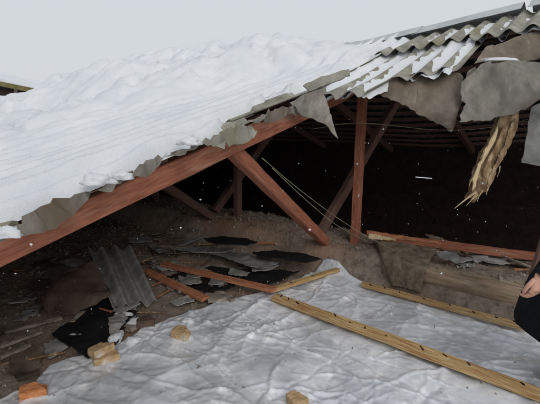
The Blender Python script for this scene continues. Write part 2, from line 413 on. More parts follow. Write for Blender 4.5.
# the strip that still hangs on along the ridge above the hole
for k, (a, b, lo, sl) in enumerate([(1.0, 1.92, 4.33, -.16), (.10, 1.02, 4.36, -.10), (-.80, .12, 4.42, 0), (-1.7, -.78, 4.3, .1), (-2.6, -1.68, 4.35, 0), (-3.5, -2.58, 4.2, 0)]):
    sheet(lo, 5.14, a, b, Zs, 'asbestos', seed=50 + k, jag=.05, lift=(.05, .003), slant=sl)
for k, (a, b, lo, sl) in enumerate([(1.40, 1.93, 2.94, -.20), (.93, 1.43, 3.60, -.26)]):
    sheet(lo, 4.62, a, b, Zs, 'asbestos', seed=70 + k, jag=.12, lift=(.016, -.03), dip=.045, slant=sl, nu=9)
# far slope
for ci in range(25):
    a = -5.95 + ci * .9
    for r in range(3):
        u1 = 5.26 + r * 1.5; u2 = u1 + 1.62
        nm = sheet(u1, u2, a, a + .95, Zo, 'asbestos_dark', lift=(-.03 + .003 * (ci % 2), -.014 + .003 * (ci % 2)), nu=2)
def along_v(name, u, v0, v1, zf, off, w, h, m, parent=barn, seed=0, du=.1):
    """a batten laid on the slope, bending with it"""
    n = max(2, int((v1 - v0) / .6)); P = []
    V, Fc = [], []
    for i in range(n + 1):
        v = lerp(v0, v1, i / n); sl = (zf(u + .05, v) - zf(u - .05, v)) / .1
        j1 = .012 * N(v * 1.1, seed, u)
        for (a, b) in ((-w/2, 0), (w/2, 0), (w/2, -h), (-w/2, -h)):
            V.append(W(u + a + j1, v, zf(u, v) + a * sl + off + b))
    for i in range(n):
        for j in range(4): Fc.append((i * 4 + j, i * 4 + (j + 1) % 4, i * 4 + 4 + (j + 1) % 4, i * 4 + 4 + j))
    Fc.append((0, 1, 2, 3)); Fc.append((n * 4, n * 4 + 1, n * 4 + 2, n * 4 + 3))
    return mk(name, V, Fc, m, parent, vuv=[((v1 - v0) * (i // 4) / n + seed, seed * 2.3 + (i % 4) * .04) for i in range(len(V))])
u = -1.8; k = 0
while u < 5.1:
    along_v('lath', u, 1.86 + .02 * N(k * 3.1, 1), 15.95, Zs, -.030, .07, .03, 'inner_wood', seed=k); u += .46; k += 1
for k, u in enumerate((4.48, 4.80, 5.05)):
    along_v('lath', u, -5.6, 1.72, Zs, -.030, .07, .03, 'dark_wood', seed=40 + k)
for k in range(13):
    u = 5.38 + k * .30
    along_v('lath', u, -5.65, 15.95, Zo, -.075, .10, .025, 'far_lath', seed=60 + k)
# ridge capping in overlapping lengths
def ridge_cap(v0, v1, lift, seed):
    P = []
    prof = [(-.23, -.075), (-.20, -.07), (-.05, .015), (0, .034), (.05, .015), (.20, -.045)]
    for i in range(9):
        v = lerp(v0, v1, i / 8); z = ridge_z(v) + .06 + lift + .006 * N(v * 3, seed)
        P.append([W(RIDGE_U + a, v, z + b * 1.0) for a, b in prof])
    V, Fc = slab(P, .005)
    return mk('ridge_cap', V, Fc, 'metal', barn)
for k, (a, b) in enumerate([(.72, 1.8), (1.75, 2.8), (2.75, 3.8), (3.75, 5.4), (5.35, 7), (6.95, 9), (8.95, 12), (11.9, 16.2), (-.55, .66), (-1.8, -.5), (-3.6, -1.75), (-5.9, -3.5)]):
    ridge_cap(a, b, .012 * (k % 2), k)

# ------------------------------------------------------------------ snow lying on the roof
CREST = [(0, 0.0), (.6, .0), (2.3, .02), (2.75, .05), (3.5, .19), (4.5, .23), (5.6, .32), (6.6, .34), (7.2, .36), (8.5, .27), (10.6, .17), (12.3, .10), (14.8, .12), (16, .12)]
def snow_h(u, v):
    """height of the snow surface above the mean sheet surface"""
    w = wave(v) if u > 3.3 else wave_left(v)
    e = v - edge_v(u)
    rib = sm(1.9, 2.0, v) * sm(2.6, 2.4, v)
    thin = .033 + .010 * N(u * 2.0, v * 1.5, 1) + .012 * rib + (1 - .85 * rib) * (.010 * N(u * 7, v * 7, 2) + .007 * N(u * 19, v * 17, 2))
    crest = pw(CREST, v)
    # line below which the drift runs out: wind-cleaned band beside the broken edge
    start = 2.95 - .95 * sm(2.7, 4.3, u) + .22 * N(u * 1.1, 4.4) + .12 * N(u * 2.9, v * 2, 4.4)
    d = sm(start, start + .75, v)
    swell = .07 * sm(2.35, 2.9, v + .15 * N(u * 1.3, 9.2)) * (1 - d) * (.7 + .5 * N(u * 1.6, v, 2)) * sm(3.8, 3.0, u)
    body = .10 + .30 * sm(.6, 3.6, u) * (1 - .35 * sm(4.2, 5.2, u))
    lump = .10 * (noise.ridged_multi_fractal(Vector((u * .8 + 3, v * .6, 2)), 1., 2.1, 3, 1., 2.) - .8) + .17 * N(u * 1.2, v * .9, 7) + .09 * N(u * 2.6, v * 2.1, 9) + .05 * N(u * 5, v * 4.3, 3) + .022 * N(u * 11, v * 9, 3)
    vo = noise.voronoi(Vector((u * 1.9 + .7 * N(u * 2, v * 2), v * 1.5 + .7 * N(u * 2, v * 2, 6), .3)))[0][0]; vo2 = noise.voronoi(Vector((u * 4.6, v * 4.0 + .4 * N(u * 3, v * 3), 1.3)))[0][0]
    lump += .08 * (.42 - vo) + .035 * (.40 - vo2) + .07 * abs(N(u * 2.3, v * 2.0, 44)) - .07 * sm(.12, 0., abs(N(u * 1.7 + .3 * N(u * 4, v * 4), v * 1.5, 51)))
    body *= 1 - .85 * sm(1.75, 2.6, v / max(.6, u)) * sm(5, 8, v)
    lump *= 1 - .6 * sm(1.75, 2.6, v / max(.6, u)) * sm(5, 8, v)
    deep = d * max(.03, body * .75 + lump * (.5 + .5 * sm(.5, 2.5, u)))
    deep += swell
    top = sm(4.3, 5.1, u)
    if u > 4.3: deep = lerp(deep, crest * (1 + .15 * N(u * 3, v * 3.)) + .05 * d * N(v * 4.2, u * 4, 5) + .035 * d * N(v * 9, u * 8, 5), top)
    show = 1 - sm(.02, .14, deep)
    # small cornice and clods by the broken edge
    clod = .03 * max(0., N(u * 2.1, v * 3, 31)) * sm(.40, 0., e) + .04 * sm(.1, .45, N(u * 3.1, v * 3.6, 17)) * sm(.45, .12, e) * sm(-.02, .08, e) + .03 * sm(.1, .5, N(u * 8, v * 8, 5)) * sm(.2, 0, e)
    strip = 0          # slid clean along the last wave
    return thin + deep + clod + (1. + .9 * rib) * w * show - .06 * strip
def strip_snow(u, v):
    w = wave(v)
    lo = 4.36 if v < .97 or u > 4.38 else (3.60 if v < 1.43 else 2.98)
    bare = sm(lo + .30, lo + .04, u)
    return .008 + .016 * N(u * 2.7, v * 4.1, 12) + .010 * N(u * 8, v * 10, 3) + .55 * w - .050 * bare * (.35 + 1.2 * abs(N(v * 6, 2.2))) - .014 * sm(1.0, .2, v) + .012 * N(v * 5.6, 3.7) + .012 * N(u * 17, v * 17, 6) - .034 * max(0, math.sin(2 * math.pi * (v - 1.88) / PITCHW)) * (.45 + .6 * bare)
def build_snow():
    us = [-1.95 + i * .045 for i in range(int(7.4 / .045) + 1)]
    vs = grid_axis(-3.4, 16.2, .3, 4.6, .0225, .05)
    vs = [x for x in vs]
    nu, nv = len(us), len(vs)
    keep = {}
    for i in range(nu - 1):
        uc = us[i] + .022
        for j in range(nv - 1):
            vc = .5 * (vs[j] + vs[j + 1])
            if uc > 5.33: k = vc > 2.4 + .2 * N(vc, 2)
            elif vc > edge_v(uc) - (-.015 - .11 * sm(1.85, 2.0, uc) * sm(2.95, 2.75, uc) - .02 * N(uc * 9, vc * 9)): k = True
            elif uc > 5.04 - .02 * N(vc * 5, 2): k = False
            elif uc > 4.40 + .03 * N(vc * 9, 1) + .0: k = True
            else: k = .98 < vc < 1.95 and uc > (3.60 if vc < 1.43 else 2.98 - .20 * ((vc - 1.4) / .53 - .5)) + .06 * N(vc * 11, 4)
            if k: keep[(i, j)] = 1
    cnt = {}
    for (i, j) in keep:
        for a in (0, 1):
            for b in (0, 1): cnt[(i + a, j + b)] = cnt.get((i + a, j + b), 0) + 1
    idx = {}; V = []; Fc = []
    for (i, j), c in cnt.items():
        u, v = us[i], vs[j]
        base = Zs(min(u, 5.2), v) if u <= 5.2 else Zo(u, v) + .02
        b1 = sm(1.7, 2.05, v)
        h = lerp(strip_snow(u, v), snow_h(u, v), b1) if u > 2.8 else snow_h(u, v)
        if v < 1.9 and u < 5.15:
            if u > 4.38: base += lerp(.05, .003, (u - 4.36) / .78) - .012
            elif u > 2.8 and v < 1.9:
                l0 = 3.6 if v < 1.43 else 2.94; t = max(0, (u - l0) / (4.62 - l0)); base += lerp(.016, -.03, t) - .045 * (1 - min(1, t)) ** 1.5
        zz = base + h
        if c < 4: zz = min(zz, base + (wave(v) if u > 2.9 else wave_left(v)) - .004)
        idx[(i, j)] = len(V); V.append(W(u, v, zz))
    for (i, j) in keep: Fc.append((idx[(i, j)], idx[(i + 1, j)], idx[(i + 1, j + 1)], idx[(i, j + 1)]))
    o = mk('roof_snow', V, Fc, 'snow', smooth=True, origin=W(3, 5, 1))
    tag(o, label='deep drifted snow lying over the barn roof', kind='stuff')
build_snow()

# ------------------------------------------------------------------ trusses
TR = ['nearest roof truss, its bare red-brown rafter running along the broken edge',
      'second roof truss inside the dark attic, behind the nearest one',
      'third roof truss, dim in the depth of the attic',
      'fourth roof truss, almost lost in the dark of the attic',
      'fifth roof truss, deepest one in the dark attic']
for k, (v, lab) in enumerate(zip((1.90, 3.62, 5.4, 7.2, 9.0), TR)):
    zb = floor_z(3.95, v)
    t = root('roof_truss', W(3.95, v, zb), lab, 'roof truss', 'trusses carrying the barn roof')
    m = 'red_wood' if k == 0 else 'inner_wood'  # inner trusses take the shade-darkened copy
    def rz(u): return Zs(u, v) - .133          # rafter centre line
    # rafter
    pts = [-1.9, .6, 3.35, 4.3, 5.14]
    V, Fc = [], []
    n = 26; hw = .05; hh = .058
    for i in range(n + 1):
        u = lerp(-1.9, 5.12, i / n); c = rz(u) if u > 3.3 else rz(u)
        for j, (a, b) in enumerate(((-hw, -hh), (-hw*.75, -hh-.008), (hw*.75, -hh-.008), (hw, -hh), (hw, hh), (hw*.8, hh+.006), (-hw*.8, hh+.006), (-hw, hh))):
            V.append(W(u, v + a + .005 * N(u * 2.2, j, k), c + b + .006 * N(u * 2.7, j + 5, k)))
    for i in range(n):
        for j in range(8): Fc.append((i * 8 + j, i * 8 + (j + 1) % 8, i * 8 + 8 + (j + 1) % 8, i * 8 + 8 + j))
    Fc.append(tuple(range(8))); Fc.append(tuple(n * 8 + j for j in range(8)))
    mk('rafter', V, Fc, m, t, vuv=[(k * 5 + 7.0 * (i // 8) / n, k * 3 + (i % 8 if i % 8 < 5 else 8 - i % 8) * .05) for i in range(len(V))])
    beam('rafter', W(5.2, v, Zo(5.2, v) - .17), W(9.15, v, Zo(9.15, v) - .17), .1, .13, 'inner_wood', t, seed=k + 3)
    beam('post', W(3.93, v, zb - .02), W(3.97, v, rz(3.95) - .055), .082, .09, m, t, up=Vector((SP, CP, 0)), seed=k, rough=.008, seg=14)
    beam('strut', W(3.66, v + .22, floor_z(3.66, v + .2) + .03), W(2.02, v + .015, rz(2.0) - .03), .085, .10, m, t, seed=k + 9, rough=.007, seg=14)
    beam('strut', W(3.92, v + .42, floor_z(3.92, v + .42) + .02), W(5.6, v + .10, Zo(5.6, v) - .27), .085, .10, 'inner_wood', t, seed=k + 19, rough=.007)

t = root('roof_truss', W(3.95, -2.2, floor_z(3.95, -2.2)), 'roof truss beyond the right edge with its lower rafter broken off', 'roof truss', 'trusses carrying the barn roof')
beam('rafter', W(3.7, -2.2, Zs(3.7, -2.2) - .16), W(5.15, -2.2, Zs(5.15, -2.2) - .15), .1, .12, 'red_wood', t, seed=81)
beam('rafter', W(5.2, -2.2, Zo(5.2, -2.2) - .17), W(9.15, -2.2, Zo(9.15, -2.2) - .17), .1, .13, 'inner_wood', t, seed=82)
beam('post', W(3.95, -2.2, floor_z(3.95, -2.2) - .02), W(3.95, -2.2, Zs(3.95, -2.2) - .17), .085, .09, 'red_wood', t, up=Vector((SP, CP, 0)), seed=83)

# ------------------------------------------------------------------ torn flat lining along the broken edge
def px_poly(pts, v): return [at_v(x, y, v) for x, y in pts]
EDGE = [([(0, 224), (17, 221), (24, 230), (12, 238), (0, 243)], 1.715),
        ([(13, 226), (33, 211), (40, 219), (47, 230), (30, 234), (16, 238)], 1.70),
        ([(32, 212), (50, 203), (73, 194), (98, 188), (86, 199), (80, 206), (72, 216), (61, 223), (48, 230)], 1.70),
        ([(96, 190), (118, 178), (128, 176), (120, 184), (104, 192)], 1.715),
        ([(120, 175), (143, 164), (166, 153), (158, 166), (149, 175), (135, 176), (126, 180)], 1.70),
        ([(164, 157), (182, 149), (200, 141), (196, 148), (178, 156)], 1.715),
        ([(198, 144), (214, 135), (230, 127), (243, 123), (258, 131), (252, 139), (244, 144), (232, 145), (214, 147)], 1.72),
        ([(246, 122), (262, 114), (281, 107), (292, 112), (282, 118), (270, 122), (258, 123)], 1.70),
        ([(284, 112), (296, 104), (304, 106), (307, 115), (297, 115)], 1.78)]
for i, (pl, v) in enumerate(EDGE):
    plate('torn_lining', px_poly(pl, v), .006, 'asbestos_pale' if i % 3 else 'asbestos', barn, bend=.012, seed=i * 3 + 1, jag=.032)
# clods of snow that caught on the torn lining
def clod(name, c, sx, sy, sz, m='snow', seed=0, parent=None, sub=3):
    bm = bmesh.new(); bmesh.ops.create_icosphere(bm, subdivisions=sub, radius=1)
    V = []
    for v in bm.verts:
        d = v.co.normalized(); k = 1 + .40 * N(d.x * 1.5 + seed, d.y * 1.5, d.z * 1.5) + .22 * N(d.x * 3.5 + seed, d.y * 3.5, d.z * 3.5) + .10 * N(d.x * 9 + seed, d.y * 9, d.z * 9)
        V.append(Vector(c) + Vector((d.x * sx * k, d.y * sy * k, max(-.35, d.z) * sz * k)))
    bm.verts.index_update(); Fc = [tuple(w.index for w in f.verts) for f in bm.faces]; bm.free()
    return mk(name, V, Fc, m, parent, smooth=True)
for k, (x, y, sx, sy, sz, lab) in enumerate([(97, 181, .07, .05, .035, 'slab of snow overhanging the broken edge above the grey lining'), (123, 177, .045, .035, .03, 'snow tip drooping over the red rafter'),
                                              (8, 234, .05, .03, .03, 'snow patch on the torn lining at the left frame edge'), (190, 143, .06, .05, .03, 'snow clump on the broken edge above the strut')]):
    tag(clod('snow_clump', at_v(x, y, 1.70), sx, sy, sz, seed=40 + k * 4), lab, 'snow', 'snow clumps on the broken roof edge')
tri = plate('torn_sheet', [at_y(290, 102, 3.12), at_y(306, 94, 3.14), at_y(321, 90, 3.16), at_y(327, 106, 3.1), at_y(332, 121, 3.05), at_y(338, 139, 2.98), at_y(325, 125, 3.0), at_y(313, 119, 3.05), at_y(303, 116, 3.08)], .006, 'asbestos_pale', bend=.03, seed=5, jag=.01)
tag(tri, 'pointed grey shard of sheet hanging at the top end of the red rafter', 'torn sheet')
ex = plate('torn_sheet', [at_y(303, 86, 3.25), at_y(318, 79, 3.28), at_y(337, 73, 3.32), at_y(349, 70, 3.34), at_y(350, 76, 3.30), at_y(330, 84, 3.27), at_y(309, 92, 3.22)], .012, 'asbestos', bend=.012, seed=8, jag=.008)
tag(ex, 'narrow olive-grey strip of sheet poking out of the roof snow', 'torn sheet')
def HS(pts, label, m='asbestos_pale', t=.008, bend=.03, seed=1, jag=.012):
    o = plate('hanging_sheet', [at_y(*p) for p in pts], t, m, bend=bend, seed=seed, jag=jag, cuts=3)
    return tag(o, label, 'hanging sheet', 'flat sheets hanging torn from the roof edge')
HS([(374, 90, 3.62), (390, 81, 3.66), (412, 74, 3.68), (440, 70, 3.66), (462, 75, 3.60), (463, 96, 3.48), (458, 114, 3.40), (452, 132, 3.32), (440, 124, 3.36), (424, 115, 3.42), (402, 104, 3.50), (388, 97, 3.56)],
   'brown-grey flat sheet hanging in a downward point left of the splintered rafter', m='asbestos_brown', seed=3, bend=.03, jag=.03)
HS([(468, 71, 3.42), (484, 64, 3.46), (512, 62, 3.40), (545, 61, 3.34), (575, 60, 3.28), (585, 88, 3.12), (560, 92, 3.12), (541, 98, 3.14), (525, 110, 3.16), (505, 116, 3.20), (482, 122, 3.24), (459, 122, 3.26), (464, 106, 3.32), (461, 90, 3.36), (462, 80, 3.40)],
   'broad curled grey sheet hanging above the splintered rafter', m='asbestos_worn', seed=9, bend=.035, jag=.026)
HS([(474, 64, 3.60), (484, 50, 3.70), (510, 39, 3.80), (545, 31, 3.84), (580, 26, 3.84), (584, 58, 3.56), (545, 59, 3.56), (510, 63, 3.57)],
   'long brown sheet strip dusted with snow right under the upper waves', m='asbestos_brown', seed=13, bend=.02)
HS([(531, 108, 3.50), (550, 98, 3.50), (584, 96, 3.46), (586, 150, 3.30), (556, 168, 3.30), (538, 166, 3.34), (521, 163, 3.38)],
   'dull blue-grey flap of sheet hanging at the right edge of the picture', m='shard', seed=17, bend=.02)
clod('snow_clod', at_y(500, 60, 3.54), .16, .03, .02, seed=3); tag(bpy.data.objects['snow_clod'], 'streak of snow caught on the brown sheet strip', 'snow')

# ------------------------------------------------------------------ splintered broken rafter hanging from the roof
sp = root('broken_rafter', at_y(462, 206, 3.12), 'rotten broken rafter end with pale splinters hanging from the roof', 'broken rafter')
def splintered():
    Y = lambda py: lerp(3.46, 3.20, (py - 108) / 92)
    out = [(503, 106), (499, 120), (493, 133), (488, 145), (483, 153), (480, 163), (475, 172), (471, 183), (472, 192), (469, 199), (474, 197), (475, 203), (479, 198), (483, 193), (488, 191), (490, 184), (494, 176), (499, 166), (503, 158), (508, 148), (512, 140), (517, 128), (519, 116), (520, 106)]
    o = plate('timber', [at_y(x, y, Y(y)) for x, y in out], .06, 'splinter', sp, bend=.03, jag=.016, seed=61, cuts=3, nrm=(0, -1, .1))
    # split layers peeling off its face
    for k, (poly, m, dy) in enumerate([([(499, 122), (493, 134), (488, 146), (483, 156), (473, 180), (472, 191), (476, 186), (481, 170), (486, 158), (491, 148), (496, 136)], 'splinter_pale', -.035),
                                       ([(516, 118), (511, 138), (503, 156), (496, 172), (490, 186), (486, 188), (491, 174), (497, 160), (505, 142), (511, 124)], 'splinter', -.03),
                                       ([(507, 124), (500, 142), (492, 158), (486, 176), (483, 176), (488, 160), (496, 142), (503, 126)], 'splinter', -.045)]):
        plate('split_layer', [at_y(x, y, Y(y) + dy) for x, y in poly], .012, m, sp, bend=.012, jag=.016, seed=65 + k, cuts=2, nrm=(0, -1, .1))
    rnd = random.Random(4)
    tips = [((476, 192), (454.5, 208.5), .008), ((478, 195), (466, 206), .004), ((477, 193), (469, 203), .004), ((483, 190), (477, 202), .004), ((473, 178), (469, 187), .004), ((489, 186), (486, 195), .005), ((500, 166), (497, 177), .004), ((484, 150), (480, 159), .004)]
    for k, (p, q, r) in enumerate(tips):
        y0 = Y(p[1]) - .02
        P = [at_y(p[0], p[1], y0), at_y((p[0] + q[0]) / 2 + rnd.uniform(-1, 1), (p[1] + q[1]) / 2, y0 - .01), at_y(q[0], q[1], y0 - .02)]
        V, Fc = tube_geo(spline(P, 8), r, 5, lambda t, r=r: r * (1.1 - .8 * t))
        mk('splinter', V, Fc, 'splinter_pale', sp)
splintered()

# ------------------------------------------------------------------ wall log, purlin, mat on the right
def log_geo():
    n, m = 60, 14; V, Fc = [], []
    for i in range(n + 1):
        v = lerp(1.42, -5.0, i / n); r = .098 * (1 + .05 * N(v * 1.5, 3)) * (1 if i else .9)
        for j in range(m):
            t = 2 * math.pi * j / m; k = 1 + .13 * N(v * 2, math.cos(t) * 2, math.sin(t) * 2) + .04 * N(v * 9, math.cos(t) * 3, math.sin(t) * 3) + .09 * N(v * .8, math.cos(t) * 6, math.sin(t) * 6)
            V.append(W(3.63 + .03 * N(v * .5, 9) + r * k * math.cos(t), v + (.04 * N(j, 2) if i == 0 else 0), .215 + r * k * math.sin(t)))
    for i in range(n):
        for j in range(m): Fc.append((i * m + j, i * m + (j + 1) % m, (i + 1) * m + (j + 1) % m, (i + 1) * m + j))
    Fc.append(tuple(range(m))); Fc.append(tuple(n * m + j for j in range(m)))
    return V, Fc
V, Fc = log_geo(); tag(mk('wall_log', V, Fc, 'log', smooth=True, vuv=[(6.4 * (i // 14) / 60, abs(i % 14 - 7) * .045) for i in range(len(V))]), 'long weathered log lying along the wall top behind the plastic sheet', 'log')
fp = root('fallen_purlin', at_v(368, 240, 1.72), 'long red-brown purlin with a broken pale end lying behind the log', 'purlin')
pa, pb = at_v(368, 235, 1.72), at_u(560, 260, 4.12)
beam('timber', pa, pb, .06, .07, 'red_wood', fp, rough=.01, seg=20, seed=4)
beam('split_board', pa + Vector((.0, -.02, .03)), pa.lerp(pb, .42) + Vector((0, -.02, .02)), .05, .04, 'plank_red', fp, rough=.014, seg=16, seed=14, taper=.5)
beam('broken_end', pa + Vector((-.01, -.05, .005)), pa.lerp(pb, .16) + Vector((0, -.045, 0)), .02, .05, 'splinter_pale', fp, rough=.016, seg=8, seed=15, taper=.6)
P = []
path = [(4.02, .36), (3.90, .375), (3.78, .36), (3.68, .345), (3.58, .325), (3.52, .27), (3.485, .19), (3.46, .10)]
for i, (u, z) in enumerate(path):
    row = []
    for j in range(11):
        t = j / 10; v = lerp(1.66 - .38 * (i / 7) ** 1.2, 1.02, t)
        row.append(W(u + .03 * N(t * 4, i * .3) - (.05 * t if i > 5 else 0) * 0, v, z + .022 * N(t * 5, i * .6, 3) + .02))
    P.append(row)
V, Fc = slab(P, .012); tag(mk('fibreboard', V, Fc, 'mat', smooth=True), 'olive-brown rotten fibreboard draped over the log', 'board')
def shard(pts, z, label, m='shard', seed=0, t=.008, bend=.012, name='sheet_fragment', group='fragments strewn over the attic fill', zs=None):
    P = [at_z(x, y, (zs[i] if zs else z)) for i, (x, y) in enumerate(pts)]
    o = plate(name, P, t, m, bend=bend, seed=seed, jag=.012, nrm=(0, 0, 1))
    return tag(o, label, name.replace('_', ' '), group)
shard([(431, 284), (449, 286), (459, 290), (455, 296), (441, 294), (433, 290)], .12, 'pale grey fragment leaning against the log below the fibreboard', seed=2, zs=[.14, .15, .14, .06, .05, .06])
shard([(456, 292), (472, 295), (478, 300), (462, 299)], .07, 'thin pale grey sliver at the foot of the log', seed=3)
shard([(425, 233), (437, 236), (451, 243), (445, 246), (430, 240)], .42, 'dark mossy fragment lying over the fallen purlin', 'mat', seed=4)
shard([(452, 256), (468, 262), (474, 266), (462, 266), (455, 262)], .34, 'light grey fragment lying right behind the log', seed=6)
shard([(474, 250), (500, 258), (510, 264), (488, 263), (476, 257)], .36, 'dark grey fragment under the fallen purlin', 'fallen', seed=7)

# plank leaning at the right edge
o = beam('leaning_plank', at_y(528, 292, 2.75), at_y(552, 215, 2.9), .06, .025, 'inner_wood', up=Vector((.3, -1, .2)), seed=8)
tag(o, 'dark plank leaning up behind the hand at the right edge', 'plank')

# ------------------------------------------------------------------ plastic sheet on the floor
TARP = [(-.9, 2.60), (.70, 2.52), (.85, 2.50), (1.01, 2.62), (1.25, 2.53), (1.41, 2.47), (1.65, 2.55), (1.87, 2.52), (2.2, 2.42), (2.43, 2.40), (2.65, 2.30), (2.82, 2.20), (3.2, 2.16), (3.62, 2.02)]
def tarp_vmax(u):
    for (a, fa), (b, fb) in zip(TARP, TARP[1:]):
        if u <= b: return fa + (fb - fa) * max(0, (u - a) / (b - a)) + .03 * N(u * 6, 1.1)
    return TARP[-1][1]
def tarp_umax(v): return 3.46 + .03 * N(v * 3, 5) + .07 * sm(1.5, 1.95, v) + .02 * N(v * 9, 3)
def tarp_z(u, v):
    # long folds radiating along the sheet, plus crumples, lying on the fill
    z = .028 + .020 * F(u * 1.2, v * 1.2, 3, 2) + .006 * N(u * 4.3, v * 4.1, 6)
    wu, wv_ = u + .12 * N(u * 1.7, v * 1.7, 1), v + .12 * N(u * 1.7, v * 1.7, 11)
    for k, (ang, f, amp) in enumerate(((10, 3.2, .016), (68, 3.8, .013), (118, 3.0, .014), (155, 6.5, .006), (40, 7.5, .006), (95, 9.0, .004), (20, 11., .003), (130, 12., .003))):
        c_, s_ = math.cos(R(ang)), math.sin(R(ang)); p, q = wu * c_ + wv_ * s_, -wu * s_ + wv_ * c_
        z += amp * (1 - abs(N(p * f * .28 + k * 7, q * f, k))) ** 7 * sm(-.25, .3, N(u * 1.4 + k * 5, v * 1.4, 3 * k))
    z += .06 * math.exp(-((u - 3.42) / .22) ** 2 - ((v - 1.88) / .22) ** 2)
    z += max(0, floor_z(u, v)) * (1 if u > 3.3 else .6)
    return z
us_ = np.unique(np.concatenate([np.linspace(-.9, .35, 40), np.linspace(.35, 3.46, 330)])); vs_ = np.unique(np.concatenate([np.linspace(-4.5, -.25, 60), np.linspace(-.25, 2.55, 300)]))
su = (us_ - us_[0]) / (us_[-1] - us_[0]); sv = (vs_ - vs_[0]) / (vs_[-1] - vs_[0]); nu, nv = len(us_) - 1, len(vs_) - 1
UU = np.zeros((nu + 1, nv + 1)); VV = np.zeros_like(UU); ZZ = np.zeros_like(UU)
for i in range(nu + 1):
    for j in range(nv + 1):
        u = us_[i]; v = lerp(-4.5, tarp_vmax(u), sv[j]); um = tarp_umax(v); u = lerp(-.9, um, su[i]); v = lerp(-4.5, tarp_vmax(u), sv[j])
        UU[i, j] = u; VV[i, j] = v; ZZ[i, j] = tarp_z(u, v)
rf = random.Random(303)
for k in range(290):                                   # sharp folds in the film, most of them strained along the battens
    cu, cv = rf.uniform(.4, 3.4), rf.uniform(-.2, 2.5); L_ = rf.uniform(.10, .55) * (1.7 if k < 80 else 1)
    an = rf.gauss(math.pi / 2, .55) if k % 3 else rf.uniform(0, math.pi); w_ = rf.uniform(.007, .014) * (1.5 if k < 60 else 1); h_ = rf.uniform(.003, .008) * (1.7 if k < 80 else 1) * (1 if k % 4 else -.7); bend_ = rf.uniform(-.9, .9)
    du, dv = UU - cu, VV - cv; m_ = (np.abs(du) < L_) & (np.abs(dv) < L_)
    if not m_.any(): continue
    p_ = du[m_] * math.cos(an) + dv[m_] * math.sin(an); q_ = -du[m_] * math.sin(an) + dv[m_] * math.cos(an)
    q_ = q_ - bend_ * p_ * p_ + .012 * np.sin(p_ * 23 + k)
    ZZ[m_] += h_ * np.exp(-(q_ / w_) ** 2) * np.clip(1 - (p_ / L_) ** 2, 0, 1)
V, Fc = [], []
for i in range(nu + 1):
    for j in range(nv + 1):
        z = ZZ[i, j]
        if j == nv or i == nu: z = max(floor_z(UU[i, j], VV[i, j]) + .004, z - .03)
        V.append(W(UU[i, j], VV[i, j], z))
for i in range(nu):
    for j in range(nv): Fc.append((i * (nv + 1) + j, (i + 1) * (nv + 1) + j, (i + 1) * (nv + 1) + j + 1, i * (nv + 1) + j + 1))
tag(mk('plastic_sheet', V, Fc, 'tarp', smooth=True), 'wrinkled translucent plastic sheet spread over the attic floor', 'plastic sheet')

def batten(p0, p1, w, h, label, marks, m='batten', seed=0, name='batten', group='battens holding down the plastic sheet'):
    p0, p1 = Vector(p0), Vector(p1)
    t = root(name, p0.lerp(p1, .5) - Vector((0, 0, h / 2)), label, name.replace('_', ' '), group)
    beam('board', p0, p1, w, h, m, t, rough=.006, seg=26, seed=seed)
    d = (p1 - p0).normalized(); s = d.cross(Vector((0, 0, 1))).normalized()
    rnd = random.Random(seed)
    for f in marks:
        c = p0.lerp(p1, f) + s * rnd.uniform(-.2, .2) * w + Vector((0, 0, h / 2 + .001)); a = rnd.uniform(.12, .34) * w
        g = rnd.uniform(.4, 1.3); q = d * math.cos(g) + s * math.sin(g); r = q.cross(Vector((0, 0, 1)))
        V = [c + q * a * x + r * .005 * y + Vector((0, 0, z)) for z in (-.006, .004) for x, y in ((-1, -.6), (0, -1), (1, -.5), (1, .6), (0, 1), (-1, .5))]
        mk('nail', V, [(0, 1, 2, 3, 4, 5), (6, 7, 8, 9, 10, 11)] + [(k, (k + 1) % 6, 6 + (k + 1) % 6, 6 + k) for k in range(6)], 'nail_hole', t)
    return t
batten(at_z(275, 297, .085), at_z(566, 404.5, .085), .085, .045, 'long yellowish batten with nail marks crossing the plastic sheet nearest the camera', (.03, .07, .12, .29, .36, .42, .50, .62, .69, .76, .9), seed=1)
batten(at_z(362, 284, .07), at_z(524, 327, .085), .06, .035, 'yellowish batten along the far edge of the plastic sheet by the log', (.07, .17, .28, .44, .60, .74, .86, .95), seed=2)
batten(at_z(269, 291, .09), at_z(338, 269.5, .13), .06, .03, 'short yellowish batten at the back left edge of the plastic sheet', (.3, .6), seed=3)
batten(at_z(163, 264, .09), at_z(274, 290, .11), .085, .03, 'long red-brown plank running up to the short batten', (), 'plank_red', seed=4, name='plank', group='planks on the attic fill')
batten(at_z(144, 270, .09), at_z(205, 299, .07), .085, .03, 'short red-brown plank with a split end beside the corrugated sheet', (), 'plank_red', seed=5, name='plank', group='planks on the attic fill')
for k, (a, b, w, lab) in enumerate([((0, 346), (42, 331), .05, 'grey lath lying on dirt at the left edge'), ((5, 332), (62, 318), .035, 'thin dark lath above the grey lath at the left'), ((96, 300), (72, 322), .04, 'dark lath crossing the edge of the black felt'),
                                  ((185, 272), (233, 300), .05, 'broken grey lath between the two red planks'), ((150, 244), (205, 250), .05, 'dim lath lying far back in the attic dirt'), ((0, 358), (30, 345), .03, 'short lath by the dirt at the far left')]):
    o = beam('loose_lath', at_z(*a, .05), at_z(*b, .055), w, .02, 'chips', rough=.008, seed=20 + k); tag(o, lab, 'lath', 'loose laths on the attic fill')

